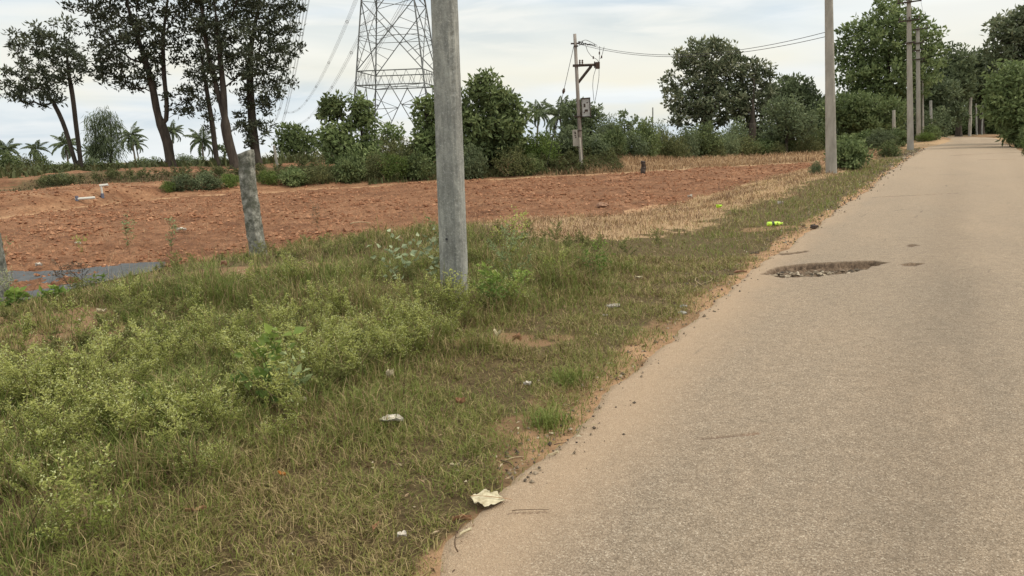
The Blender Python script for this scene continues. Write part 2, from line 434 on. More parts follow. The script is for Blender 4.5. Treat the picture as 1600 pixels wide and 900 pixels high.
ZZ -= .035 * sm(.12, 0, edge); 
holem = np.zeros_like(ZZ)
def hole(poly_px, depth, fl=.02):
    """a pothole given by its outline on the photograph, as a real hollow of the road"""
    global ZZ, holem
    P = [at_flat(*p) for p in poly_px]; X_ = np.array([p[0] for p in P]); Y_ = np.array([p[1] for p in P])
    x0, x1, y0, y1 = X_.min() - .5, X_.max() + .5, Y_.min() - .5, Y_.max() + .5
    sel = (PX_ > x0) & (PX_ < x1) & (PY_ > y0) & (PY_ < y1)
    qx, qy = PX_[sel], PY_[sel]
    d = np.full(qx.shape, 1e9); j = len(X_) - 1
    for i in range(len(X_)):
        ax, ay, bx, by = X_[j], Y_[j], X_[i], Y_[i]; L2 = (bx - ax) ** 2 + (by - ay) ** 2 + 1e-9
        u = np.clip(((qx - ax) * (bx - ax) + (qy - ay) * (by - ay)) / L2, 0, 1)
        d = np.minimum(d, np.hypot(qx - ax - u * (bx - ax), qy - ay - u * (by - ay))); j = i
    sd = np.where(inpoly(qx, qy, X_, Y_), d, -d) + .07 * fbm(qx, qy, .22, 4, 101, .7)
    ZZ[sel] -= depth * sm(0, .05, sd) * (1 + .4 * fbm(qx, qy, .12, 3, 103)) - fl * sm(0, .05, sd) * (fbm(qx, qy, .06, 2, 104))
    holem[sel] = np.maximum(holem[sel], sm(-.015, .02, sd))
hole([(1192, 428), (1206, 418), (1250, 413), (1310, 410), (1366, 408), (1390, 412), (1360, 419), (1330, 427), (1280, 433), (1220, 434)], .085, .05)
hole([(1405, 416), (1420, 412), (1444, 414), (1430, 418), (1410, 418)], .02)
hole([(1412, 386), (1425, 383), (1440, 385), (1425, 387.5)], .015)
hole([(1213, 397), (1262, 392), (1262, 394.5), (1225, 399)], .02)
hole([(1146, 432), (1158, 430), (1172, 431), (1160, 434)], .02)
seam = np.zeros_like(ZZ)
for (pa, pb, w_) in (((1360, 309), (1500, 303), .05), ((1488, 243.5), (1585, 238.5), .12), ((1470, 232.5), (1568, 225), .12), ((1530, 250.5), (1585, 249), .10), ((1500, 223), (1580, 219), .1), ((1095, 688), (1185, 680), .012), ((790, 803), (860, 801), .006)):
    A1 = at_flat(*pa); B1 = at_flat(*pb); L2 = ((B1 - A1)[:2] ** 2).sum()
    u = np.clip(((PX_ - A1[0]) * (B1[0] - A1[0]) + (PY_ - A1[1]) * (B1[1] - A1[1])) / L2, 0, 1)
    dd = np.hypot(PX_ - A1[0] - u * (B1[0] - A1[0]), PY_ - A1[1] - u * (B1[1] - A1[1])) + w_ * .7 * fbm(PX_, PY_, .25, 3, 111)
    m_ = sm(w_, w_ * .4, dd); seam = np.maximum(seam, m_); ZZ -= .006 * m_
k = MN('worn dusty asphalt')
co = k.coord(); sx = k.sepv(co)
cell = k.voro(co, 170, out='Color'); cg = k.math('MULTIPLY', k.sepv(cell)[0], 1.)
stone = k.ramp(cg, (0., (.145, .110, .080)), (.35, (.24, .188, .140)), (.72, (.315, .252, .192)), (.92, (.40, .332, .262)), (1., (.54, .47, .385)))
fine = k.noise(co, 210, 3, .7)
asph = k.mix(.72, (.28, .222, .166), stone)
asph = k.mix(1., asph, k.ramp(k.noise(co, 13, 4, .7), (.3, .86), (.7, 1.12)), 'MULTIPLY')
asph = k.mix(1., asph, k.ramp(fine, (.3, .74), (.7, 1.2)), 'MULTIPLY')
big = k.noise(k.map(co, (1, .35, 1)), .8, 5, .6)
asph = k.mix(1., asph, k.ramp(big, (.3, (.88, .89, .90)), (.7, (1.10, 1.07, 1.04))), 'MULTIPLY')
dust = k.ramp(k.noise(co, 60, 5, .7), (.3, (.34, .24, .16)), (.7, (.47, .345, .24)))
dn = k.noise(k.map(co, (1, .5, 1)), 1.6, 6, .65)
df = k.math('ADD', k.math('MULTIPLY', k.attr('edge'), 1.0), k.math('MULTIPLY', k.math('SUBTRACT', dn, .5), .9))
asph = k.mix(k.ramp(df, (.25, 0.), (1.0, .62)), asph, dust)
trk = k.ramp(k.math('ABSOLUTE', k.math('SUBTRACT', k.math('ABSOLUTE', k.math('SUBTRACT', k.math('ADD', sx[0], k.math('MULTIPLY', k.math('SUBTRACT', big, .5), .9)), 2.25)), .85)), (.10, .90), (.45, 1.03))
asph = k.mix(1., asph, trk, 'MULTIPLY')
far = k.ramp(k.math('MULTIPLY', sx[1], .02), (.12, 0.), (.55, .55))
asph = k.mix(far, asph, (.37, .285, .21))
holec = k.ramp(k.noise(co, 22, 6, .75), (.35, (.06, .042, .030)), (.52, (.15, .105, .073)), (.7, (.28, .205, .145)))
cr = k.voro(k.map(co, (1, .8, 1)), 1.1, 'DISTANCE_TO_EDGE')
cr = k.math('ADD', cr, k.math('MULTIPLY', k.noise(co, 1.3, 3), .10))
crm = k.math('MULTIPLY', k.ramp(cr, (.045, 1.), (.056, .0)), k.ramp(k.noise(co, .6, 2), (.5, .0), (.62, .55)))
asph = k.mix(crm, asph, (.10, .08, .062))
asph = k.mix(k.attr('hole'), asph, holec)
asph = k.mix(k.math('MULTIPLY', k.attr('seam'), .75), asph, k.ramp(k.noise(co, 3, 4), (.4, (.12, .085, .065)), (.6, (.20, .12, .08))))
oil = k.ramp(k.voro(co, 2.2), (.0, .35), (.035, .0))
asph = k.mix(oil, asph, (.06, .05, .045))
bmp = k.bump(k.math('MULTIPLY', k.voro(co, 150), 1.), .8, .006)
bmp = k.bump(fine, .5, .003, bmp)
asph = k.mix(1., asph, (.99, .985, .985), 'MULTIPLY')
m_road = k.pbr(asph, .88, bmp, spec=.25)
nS, nT = len(ss), len(tt)
i = np.arange(nT - 1)[:, None] * nS; j = np.arange(nS - 1)[None, :]
Q = np.stack([i + j, i + j + 1, i + nS + j + 1, i + nS + j], -1).reshape(-1, 4)
cvs = curve(TT)
VL = np.stack([(SV + cvs).ravel(), TT.ravel(), ZZ.ravel()], 1)
edm = np.clip(sm(.75, -.05, SV) * (.55 + .45 * sm(25, 3, TT)) + .35 * sm(.6, 0, RW - SV) + .25 * sm(2.2, .2, SV) * sm(9, 3, TT), 0, 1)
road = mk('road', VL, [Q], m_road, None, dict(edge=edm.ravel(), hole=holem.ravel(), seam=seam.ravel()), True)
road.location = (E0[0], E0[1], 0); road.rotation_euler = (0, 0, -TH)
tag(road, kind='structure')

# ---- grey paved strip in the hollow at the left
gx = np.linspace(gpx.min(), gpx.max(), 120); gy = np.linspace(gpy.min(), gpy.max(), 90)
GX, GY = np.meshgrid(gx, gy); GZ = H(GX, GY, False) + .03
ins = inpoly(GX + .04 * fbm(GX, GY, .4, 2, 3), GY + .04 * fbm(GX, GY, .5, 2, 9), gpx, gpy)
idx = np.arange(GX.size).reshape(GX.shape)
keep = ins[:-1, :-1] & ins[1:, :-1] & ins[:-1, 1:] & ins[1:, 1:]
Q = np.stack([idx[:-1, :-1], idx[:-1, 1:], idx[1:, 1:], idx[1:, :-1]], -1)[keep]
k = MN('dark grey paving'); co = k.coord()
path = mk('path', np.stack([GX.ravel(), GY.ravel(), GZ.ravel()], 1), [Q], k.pbr(k.ramp(k.noise(co, 6, 6, .7), (.3, (.045, .05, .058)), (.7, (.10, .105, .115))), .75, k.bump(k.noise(co, 60, 4), .3, .01)), None, None, True)
tag(path, kind='structure')
# ---------------------------------------------------------------- grass
def blades(name, P, hgt, wid, lean, mat, tint, r=rng, curl=.5, flat=None):
    """one mesh of curved tapering blades"""
    n = len(P); a = r.random(n) * 2 * np.pi
    dx, dy = np.cos(a), np.sin(a)
    wa = a + np.pi / 2 + r.normal(0, .5, n); sx, sy = np.cos(wa) * wid / 2, np.sin(wa) * wid / 2
    up = hgt * np.cos(lean); out = hgt * np.sin(lean)
    m = np.stack([P[:, 0] + dx * out * .38, P[:, 1] + dy * out * .38, P[:, 2] + up * .58 + out * .08], 1)
    kx = r.normal(0, .18, n) * hgt
    t = np.stack([P[:, 0] + dx * out * (1 + curl * .3) + kx * dy, P[:, 1] + dy * out * (1 + curl * .3) - kx * dx, P[:, 2] + up * (1 - .25 * curl) + .004], 1)
    W = np.stack([sx, sy, np.zeros(n)], 1)
    V = np.stack([P - W, P + W, m + W * .8, m - W * .8, t], 1).reshape(-1, 3)
    b = np.arange(n)[:, None] * 5
    o = mk(name, V, [b + np.array([0, 1, 2, 3]), b + np.array([3, 2, 4])], mat, None, {'tint': np.repeat(tint, 5)})
    return o
def scatter(n, r0, r1, power, a0=-42, a1=42, r=rng):
    """points round the camera; power 1 = even over the ground, lower = denser near"""
    u = r.random(n); q = power + 1
    R = (r0 ** q + u * (r1 ** q - r0 ** q)) ** (1 / q); A = np.radians(a0 + r.random(n) * (a1 - a0))
    return np.sin(A) * R, np.cos(A) * R, R
def gmat(name, stops, trans=.2):
    k = MN(name); return k.leaf(k.ramp(k.attr('tint'), *stops), trans, .7)
# tint 0 dead straw .. 1 fresh green
GRASS = ((0., (.10, .062, .034)), (.14, (.26, .19, .10)), (.30, (.43, .34, .18)), (.42, (.25, .215, .076)), (.62, (.185, .20, .050)), (.84, (.14, .192, .046)), (1., (.235, .285, .068)))
m_blade = gmat('grass blades', GRASS)
m_straw = gmat('straw blades', ((0., (.17, .105, .065)), (.4, (.41, .275, .16)), (1., (.70, .52, .33))), .15)

def verge_grass():
    xs, ys, hs, ws, ls, ts = [], [], [], [], [], []
    for (n, r0, r1, pw, a0, a1) in ((330000, 1.6, 10, -.1, -41, 38), (120000, .9, 9, .2, -85, -41), (190000, 9, 34, -.2, -41, 38), (30000, 9, 25, 0, -60, -41), (26000, 30, 75, 0, -41, 38)):
        x, y, R = scatter(n, r0, r1, pw, a0, a1)
        s, t = st(x, y); g_, dry = greenness(x, y)
        clump = .5 + .9 * fbm(x, y, .22, 3, 131)
        tall = sm(-.6, -1.9, s + .5 * fbm(x, y, .7, 3, 133)) * (1 - sm(-1.3, .2, t - t_tall(s))) * (1 - .55 * sm(-5.2, -6.6, s)) * (1 - .8 * sm(.05, .4, bareness(x, y)))
        d = sF(t)
        ok = (s < .03 + edge_wobble(t) + .12 * (rng.random(n) - .35)) & (s > d - .25 + .6 * fbm(x, y, .9, 2, 135))
        ok |= (s > RW + .1) & (s < RW + 5)
        keep = rng.random(n) < (1 - .92 * bareness(x, y)) * (.30 + .7 * sm(.15, .55, clump)) * (1 - .6 * sm(-.22, .05, s) * (s < 1)) 
        keep &= ~inpoly(x, y, gpx, gpy); keep &= rng.random(n) > dry * .6
        keep &= rng.random(n) > .6 * sm(-6.5, -7.6, s) * (t < 10)
        ok &= keep
        x, y, R, s, g_, tall, clump, dry = [v[ok] for v in (x, y, R, s, g_, tall, clump, dry)]
        m = len(x)
        far = np.clip(R / 4, 1, 8)
        h = (.035 + .04 * clump + .15 * tall * (.5 + .9 * fbm(x, y, .5, 2, 139) ** 2) + .05 * (R > 12)) * (.5 + rng.random(m))
        h = h * (1 + 1.1 * tall * sm(.62, .85, vn(x * 2.3, y * 2.3, 55)))
        w = (.0026 + .0016 * rng.random(m)) * np.sqrt(far) * (1 + .3 * far / 3)
        xs.append(x); ys.append(y); hs.append(h); ws.append(w)
        ls.append(np.clip(rng.normal(.95 - .35 * tall, .38, m), 0, 1.5))
        base = np.clip(.28 + .62 * g_ + .12 * tall, 0, 1)
        isd = rng.random(m) < np.clip(.72 - .62 * g_ , .12, .95)
        ts.append(np.where(isd | (rng.random(m) < dry), rng.random(m) * .42, np.clip(base * .35 + .42 + .22 * (rng.random(m) - .5) + .10 * tall, .42, 1)))
    x, y, h, w, l, t = map(np.concatenate, (xs, ys, hs, ws, ls, ts))
    o = blades('verge_grass', np.stack([x, y, H(x, y) - .004], 1), h, w, l, m_blade, t)
    tag(o, 'matted green and straw coloured grass covering the verge between road and field', 'grass', kind='stuff')
verge_grass()

def dry_grass():
    xs, ys, hs, ws, ts = [], [], [], [], []
    for (n, r0, r1, a0, a1) in ((150000, 10, 46, -6, 34), (110000, 30, 70, 3, 34)):
        x, y, R = scatter(n, r0, r1, .2, a0, a1)
        s, t = st(x, y); e = y - yB(x); d = sF(t); nn = .5 + .7 * fbm(x, y, 1.1, 3, 141)
        near = (s > d - .1) & (rng.random(n) < drymask(x, y, s, t) * 1.3 - .15) & (e < 1)
        strip = (e > .2) & (e < 6.5) & (x > 1) & (s < -2.2)
        ok = (near | strip) & (rng.random(n) < .35 + nn) & (rng.random(n) > bareness(x, y))
        x, y, R, s, e, nn = [v[ok] for v in (x, y, R, s, e, nn)]; m = len(x)
        st_ = e > .2
        clump = sm(.45, .75, .5 + .6 * fbm(x, y, .9, 2, 147))
        h = np.where(st_, .22 + .22 * rng.random(m), .05 + .12 * rng.random(m) + .14 * clump * rng.random(m))
        xs.append(x); ys.append(y); hs.append(h); ws.append(.006 + .0011 * R * rng.random(m) * .6)
        ts.append(np.clip(np.where(st_, .30, .52 - .42 * clump) + .6 * (rng.random(m) - .5) + .35 * (nn - .5), 0, 1))
    x, y, h, w, t = map(np.concatenate, (xs, ys, hs, ws, ts))
    o = blades('dry_grass', np.stack([x, y, H(x, y) - .01], 1), h, w, np.clip(rng.normal(1.05, .38, len(x)), 0, 1.5), m_straw, t)
    tag(o, 'pale yellow dead grass along the near and far edge of the ploughed field', 'grass', kind='stuff')
dry_grass()

def stubble():
    n = 7000; x, y, R = scatter(n, 11, 40, .6, -40, 10)
    s, t, e, inf = masks(x, y); ok = (inf > .5) & (rng.random(n) < sm(.35, .7, .5 + .8 * fbm(x, y, 2.5, 2, 151)) * .5 + .9 * sm(1.6, 0, s - sF(t) + 1.6)) & (t < 20)
    x, y = x[ok], y[ok]; m = len(x)
    o = blades('dry_stalks', np.stack([x, y, H(x, y)], 1), .06 + .10 * rng.random(m), .008 + 0 * x, np.clip(rng.normal(.7, .4, m), 0, 1.4), m_straw, rng.random(m) * .6)
    tag(o, 'thin dead stalks scattered over the near edge of the red soil', 'dry stalks', kind='stuff')
stubble()

# bank growth beyond the field at the left and in the middle
m_bankblade = gmat('bank grass blades', ((0., (.10, .07, .045)), (.2, (.22, .15, .09)), (.42, (.16, .13, .06)), (.6, (.085, .095, .040)), (1., (.11, .135, .055))))
def bank_growth():
    n = 90000; x, y, R = scatter(n, 28, 52, 1, -42, 8)
    e = y - yB(x); nn = .5 + .8 * fbm(x, y, 2.2, 3, 161)
    eg = np.where(x < -6, y - yG(x), e - .5)
    ok = (eg > .3 * fbm(x, y, 1.5, 2, 163)) & (x > -20.5 + fbm(x, y, 2, 2, 4)) & (rng.random(n) < .25 + nn) & (eg < 2.7 + 5.4 * sm(-6, 2, x))
    x, y, e, nn = x[ok], y[ok], e[ok], nn[ok]; m = len(x)
    green = sm(.45, .8, nn + .35 * sm(-9, 0, x) - .25 * sm(2.5, 5, e))
    t = np.where(rng.random(m) < .30 + .65 * green, .55 + .35 * rng.random(m), rng.random(m) * .16)
    h = (.12 + .22 * green) * (.5 + rng.random(m))
    o = blades('bank_grass', np.stack([x, y, H(x, y) - .02], 1), h, .03 + .02 * rng.random(m), np.clip(rng.normal(.6, .35, m), 0, 1.3), m_bankblade, t)
    tag(o, 'rough green and brown growth on the earth bank beyond the ploughed field', 'grass', kind='stuff')
    n = 60000; x, y, R = scatter(n, 46, 150, 0, -42, 0)
    e = np.where(x < -6, y - yG(x) + 1.5, y - yB(x)); ok = (e > 9 + 3 * fbm(x, y, 5, 2, 3)) & (rng.random(n) < .9); x, y, R = x[ok], y[ok], R[ok]; m = len(x)
    o = blades('scrubland', np.stack([x, y, H(x, y) - .05], 1), (.25 + .45 * rng.random(m)) * (.6 + .8 * vn(x * .15, y * .15, 7)), .004 * R * (.4 + .6 * rng.random(m)), np.clip(rng.normal(.5, .3, m), 0, 1.2), m_bankblade, .5 + .4 * rng.random(m))
    tag(o, 'low green scrub on the flat land behind the earth bank', 'scrub', kind='stuff')
bank_growth()

# clods on the ploughed soil
def clods():
    k = MN('red clods'); co = k.coord()
    c = k.ramp(k.attr('tint'), (0, (.19, .088, .050)), (.5, (.27, .132, .077)), (1, (.40, .22, .135)))
    c = k.mix(1., c, k.ramp(k.noise(co, 25, 4), (.3, .75), (.7, 1.2)), 'MULTIPLY')
    m = k.pbr(c, .95, spec=.1)
    n = 70000; x, y, R = scatter(n, 9.5, 45, .4, -42, 32); s, t, e, inf = masks(x, y)
    lump = .5 + .9 * fbm(x, y, 1.4, 3, 171)
    ok = ((inf > .5) & (rng.random(n) < .15 + .85 * lump)) | ((e > .3) & (x < -7) & (y < yG(x)) & (rng.random(n) < .45))
    x, y, R, lump = x[ok], y[ok], R[ok], lump[ok]; m_ = len(x)
    z = H(x, y); sz = (.011 + .036 * rng.random(m_) ** 3) * (.8 + .5 * lump) * (1 + .3 * (R > 20))
    base = np.array([[1, 0, 0], [-1, 0, 0], [0, 1, 0], [0, -1, 0], [0, 0, 1], [0, 0, -1]], float)
    T = np.array([[0, 2, 4], [2, 1, 4], [1, 3, 4], [3, 0, 4], [2, 0, 5], [1, 2, 5], [3, 1, 5], [0, 3, 5]])
    a = rng.random(m_) * 6.28; ca, sa = np.cos(a), np.sin(a)
    B = base[None] * (.6 + .8 * rng.random((m_, 6, 1))) * np.array([1, 1, .75]) + rng.normal(0, .15, (m_, 6, 3))
    V = np.stack([B[..., 0] * ca[:, None] - B[..., 1] * sa[:, None], B[..., 0] * sa[:, None] + B[..., 1] * ca[:, None], B[..., 2]], -1) * sz[:, None, None]
    V += np.stack([x, y, z + sz * .3], 1)[:, None, :]
    o = mk('soil_clods', V.reshape(-1, 3), [(np.arange(m_)[:, None, None] * 6 + T[None]).reshape(-1, 3)], m, None, {'tint': np.repeat(rng.random(m_), 6)})
    tag(o, 'crumbled red soil clods strewn over the ploughed field', 'soil', kind='stuff')
    # grit along the road edge
    k = MN('grit'); c = k.ramp(k.attr('tint'), (0, (.06, .048, .038)), (.55, (.18, .14, .10)), (.85, (.30, .245, .185)), (1, (.50, .43, .34)))
    m = k.pbr(c, .9)
    n = 3000; t = .8 + 45 * rng.random(n) ** 1.5; s = edge_wobble(t) + rng.normal(-.05, .13, n) + .0
    far_ = rng.random(n) < .15 + .4 * (t > 4); s = np.where(far_, s - rng.random(n) * .35 * (t > 5), s)
    x, y = xy(s, t); onr = s > edge_wobble(t) + .03
    z = np.where(onr, zroad(t) + .002, H(x, y)); sz = (.003 + .009 * rng.random(n) ** 4) * (1 + t / 14)
    B = base[None] * (.6 + .8 * rng.random((n, 6, 1))) + rng.normal(0, .15, (n, 6, 3))
    V = B * sz[:, None, None] + np.stack([x, y, z + sz * .3], 1)[:, None, :]
    o = mk('roadside_grit', V.reshape(-1, 3), [(np.arange(n)[:, None, None] * 6 + T[None]).reshape(-1, 3)], m, None, {'tint': np.repeat(rng.random(n), 6)})
    tag(o, 'loose grit and crumbs of asphalt along the broken road edge', 'grit', kind='stuff')
    # rubble lying in the pothole
    n = 260; P = np.array([at_flat(1195 + 185 * u, 421.5 + 8 * (v - .5) - 6 * (u - .5)) for u, v in rng.random((n, 2))])
    s, t = st(P[:, 0], P[:, 1]); z = zroad(t) - .05; sz = .008 + .028 * rng.random(n) ** 3
    B = base[None] * (.6 + .8 * rng.random((n, 6, 1))) * np.array([1, 1, .6]) + rng.normal(0, .15, (n, 6, 3))
    V = B * sz[:, None, None] + np.stack([P[:, 0], P[:, 1], z + sz * .3], 1)[:, None, :]
    o = mk('pothole_rubble', V.reshape(-1, 3), [(np.arange(n)[:, None, None] * 6 + T[None]).reshape(-1, 3)], m, None, {'tint': np.repeat(rng.random(n) ** .8, 6)})
    tag(o, 'broken stone and grit lying inside the long pothole', 'rubble', kind='stuff')
clods()

# ---------------------------------------------------------------- weeds
m_weed = leafmat('weed leaves', (.12, .14, .032), (.24, .275, .062), (.52, .54, .18), .3)
m_weedg = leafmat('grey green weed leaves', (.11, .14, .055), (.20, .25, .11), (.36, .42, .22), .3)
m_brightleaf = leafmat('bright weed leaves', (.07, .12, .03), (.13, .21, .05), (.28, .36, .08), .35)
k = MN('small white flowers'); m_flower = k.leaf((.55, .58, .30), .2)
k = MN('weed stems'); m_stem = k.pbr(k.ramp(k.attr('tint'), (0, (.09, .05, .03)), (.5, (.12, .11, .045)), (1, (.25, .22, .11))), .8)

def weed_shape(r, h=.5, n_br=9, leaf=.030, nl=240, spread=.5, flowers=40, lw=.45):
    """a branching annual: stem paths, leaf bases and flower heads"""
    st_, L, Fl = MB(), MB(), MB()
    tips = []
    top = np.array([r.normal(0, .06), r.normal(0, .06), h]); main = [np.array([0, 0, -.03]), top * .5 + r.normal(0, .02, 3), top]
    segs = [(np.array(main), .0035)]
    for b in range(n_br):
        u = .15 + .75 * b / n_br; p = main[0] * (1 - u) + top * u; a = r.random() * 6.28
        l = h * (.35 + .4 * (1 - u)) * (.7 + .5 * r.random()); d = np.array([math.cos(a) * spread, math.sin(a) * spread, .75]); d /= np.linalg.norm(d)
        q = p + d * l; segs.append((np.array([p, p + d * l * .5 + np.array([0, 0, -.02]), q]), .002))
        for c in range(3):
            p2 = p + (q - p) * (.3 + .3 * c); d2 = d + r.normal(0, .55, 3); d2[2] = abs(d2[2]) * .8 + .2; d2 /= np.linalg.norm(d2)
            q2 = p2 + d2 * l * .4; segs.append((np.array([p2, q2]), .0013)); tips.append(q2)
        tips.append(q)
    tips.append(top)
    for P, rr in segs: st_.tube(P, np.linspace(rr, rr * .6, len(P)), 3, r.random(), cap=False)
    wts = np.array([np.linalg.norm(P[-1] - P[0]) for P, _ in segs]); wts /= wts.sum()
    ids = r.choice(len(segs), nl, p=wts); u = .15 + .85 * r.random(nl)
    pos = np.array([segs[i][0][0] + (segs[i][0][-1] - segs[i][0][0]) * uu for i, uu in zip(ids, u)]) + r.normal(0, .006, (nl, 3))
    D = r.normal(0, 1, (nl, 3)); D[:, 2] = D[:, 2] * .5 + .35
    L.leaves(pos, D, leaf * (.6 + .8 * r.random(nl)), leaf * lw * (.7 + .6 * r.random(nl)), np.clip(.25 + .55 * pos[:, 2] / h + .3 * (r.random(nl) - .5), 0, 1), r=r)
    if flowers:
        fi = r.choice(len(tips), flowers); fp = np.array([tips[i] for i in fi]) + r.normal(0, .018, (flowers, 3))
        for q in range(3): Fl.leaves(fp, r.normal(0, 1, (flowers, 3)) + [0, 0, .6], .0075, .006, .5, r=r)
    return st_, L, Fl
def stack(mb): 
    V = np.vstack(mb.V); A = np.concatenate(mb.A); return V, (np.vstack(mb.Q) if mb.Q else np.zeros((0, 4), int)), A
r0 = np.random.default_rng(77)
weeds = [weed_shape(r0, h=.25 + .04 * q, n_br=8, leaf=.023, nl=430, flowers=60, lw=.40, spread=.6) for q in range(4)]
weedsG = [weed_shape(r0, h=.18 + .05 * q, n_br=9, leaf=.026, nl=300, flowers=0, lw=.5, spread=.9) for q in range(3)]
def plant_mass(name, protos, pts, scales, mats, label, cat, which=(0, 1, 2)):
    outs = [MB(), MB(), MB()]
    for (x, y, z), s in zip(pts, scales):
        pr = protos[rng.integers(len(protos))]; a = rng.random() * 6.28; R = np.array([[math.cos(a), -math.sin(a), 0], [math.sin(a), math.cos(a), 0], [0, 0, 1]])
        tl = rng.normal(0, .12, 2); dt = .25 * (rng.random() - .5)
        for w in which:
            if not pr[w].V: continue
            V, Q, A = stack(pr[w]); V = (V @ R.T) * s; V = V + np.stack([V[:, 2] * tl[0], V[:, 2] * tl[1], V[:, 2] * 0], 1) + [x, y, z]
            outs[w].add(V, Q, None, np.clip(A + dt, 0, 1))
    # one mesh with three materials
    V = []; Fq = []; A = []; mi = []; off = 0
    for w in range(3):
        if not outs[w].V: continue
        v, q, a = stack(outs[w]); V.append(v); Fq.append(q + off); A.append(a); mi.append(np.full(len(q), w)); off += len(v)
    o = mk(name, np.vstack(V), [np.vstack(Fq)], None, None, {'tint': np.concatenate(A)})
    for m in mats: o.data.materials.append(m)
    o.data.polygons.foreach_set('material_index', np.concatenate(mi).astype(np.int32))
    return tag(o, label, cat, kind='stuff')
def weedy(n, r0, r1, cond, pw=.3):
    x, y, R = scatter(n, r0, r1, pw, -40, 12); s, t = st(x, y); ok = cond(x, y, s, t); x, y = x[ok], y[ok]
    return np.stack([x, y, H(x, y)], 1)
cA = [at(px, py, False)[:2] for px, py in ((300, 640), (430, 560), (230, 590), (390, 640), (470, 600), (120, 700), (560, 560), (330, 560), (250, 680), (60, 640), (610, 540), (480, 520), (660, 510))]
def condA(x, y, s, t):
    d = np.min([np.hypot(x - c[0], (y - c[1])) for c in cA], axis=0)
    return (s < -1.25) & (t < 8.5) & (s > -6.5) & (rng.random(len(x)) < .08 + .75 * np.exp(-(d / .50) ** 2)) & (np.hypot(x + .5, y - 7.1) > .25) & (bareness(x, y) < .4)
P = weedy(2000, 2.6, 9, condA)
print('weeds', len(P)); print('holes', [sth(px, py) for px, py in ((1192, 428), (1390, 412), (1280, 433), (1250, 413))])
plant_mass('flowering_weeds', weeds, P, .42 + .62 * rng.random(len(P)) ** 1.5, (m_stem, m_weed, m_flower), 'yellow green flowering weeds massed in the tall verge growth', 'weeds')
P = weedy(1300, 4, 16, lambda x, y, s, t: (s < -1.6) & (s > sF(t)) & (t < 8.9) & (rng.random(len(x)) < .2 + .8 * sm(.45, .65, .5 + .6 * fbm(x, y, 1.1, 2, 191))) & (bareness(x, y) < .4) & ~inpoly(x, y, gpx, gpy) & (np.hypot(x + .5, y - 7.1) > .25))
print('weedsG', len(P))
m_weedd = leafmat('dull weed leaves', (.075, .08, .030), (.14, .155, .05), (.28, .30, .095), .25)
plant_mass('low_weeds', weedsG, P, .38 + .5 * rng.random(len(P)), (m_stem, m_weedd, m_flower), 'dull green low weeds mixed into the grass round the concrete pole', 'weeds')

def bank_weeds():
    n = 2600; x, y, R = scatter(n, 28, 50, 1, -36, 8); eg = np.where(x < -6, y - yG(x), y - yB(x) - .5)
    ok = (eg > 0) & (eg < 2.4 + 5.2 * sm(-6, 2, x)) & (x > -20) & (rng.random(n) < .45 + .4 * (x < -6) + .9 * fbm(x, y, 2.2, 3, 161) + .3 * sm(-9, -3, x)); P = np.stack([x[ok], y[ok], H(x[ok], y[ok])], 1)
    r1 = np.random.default_rng(5); pr = [weed_shape(r1, h=.55, n_br=9, leaf=.11, nl=110, flowers=0, lw=.42, spread=.9) for q in range(3)]
    plant_mass('bank_weeds', pr, P, (.42 + .45 * rng.random(len(P))) * (1 + .5 * sm(-8, -2, P[:, 0])), (m_stem, leafmat('bank weed leaves', (.055, .062, .028), (.095, .11, .042), (.17, .19, .075), .2), m_flower), 'dark leafy weeds covering the face of the earth bank behind the field', 'weeds')
bank_weeds()

def litter_bits():
    n = 9000; x, y, R = scatter(n, 2, 16, .1, -40, 36); s, t = st(x, y); ok = (s < .12) & (s > sF(t)) & (rng.random(n) < .25 + .75 * sm(-1.2, -.1, s)); x, y, R = x[ok], y[ok], R[ok]; m = len(x)
    P = np.stack([x, y, H(x, y) + .004 + .02 * rng.random(m)], 1); D = rng.normal(0, 1, (m, 3)); D[:, 2] *= .25; mb = MB()
    mb.leaves(P, D, (.012 + .03 * rng.random(m) ** 2) * (1 + R / 14), (.004 + .010 * rng.random(m) ** 2) * (1 + R / 14), rng.random(m), fold=.3)
    k = MN('leaf litter'); o = mb.build('leaf_litter', k.leaf(k.ramp(k.attr('tint'), (0, (.07, .04, .025)), (.5, (.20, .125, .07)), (.85, (.36, .26, .16)), (1, (.55, .48, .36))), .1))
    tag(o, 'small dead leaves and plant scraps lying among the verge grass', 'leaf litter', kind='stuff')
    # dead upright stalks among the weeds
    n = 900; x, y, R = scatter(n, 2.8, 12, .3, -40, 8); s, t = st(x, y); ok = (s < -1.1) & (s > sF(t)) & (t < 9) & (np.hypot(x + .5, y - 7.1) > .25); x, y = x[ok], y[ok]; m = len(x); st2 = MB()
    for i in range(m):
        b = np.array([x[i], y[i], Hs(x[i], y[i])]); h = .15 + .28 * rng.random(); l = rng.normal(0, .3, 2) * h; u = np.linspace(0, 1, 5)[:, None]
        st2.tube(b + u * np.array([l[0], l[1], h]) + u ** 2 * np.array([l[1], -l[0], -.05]) * .5, .0016 * (1.2 - .6 * u[:, 0]), 3, rng.random(), cap=False)
    k = MN('dead stalks'); o = st2.build('dead_stalks', k.pbr(k.ramp(k.attr('tint'), (0, (.05, .028, .018)), (.5, (.14, .09, .05)), (1, (.40, .31, .18))), .85))
    tag(o, 'thin brown and straw coloured stalks standing among the tall weeds', 'dry stalks', kind='stuff')
litter_bits()
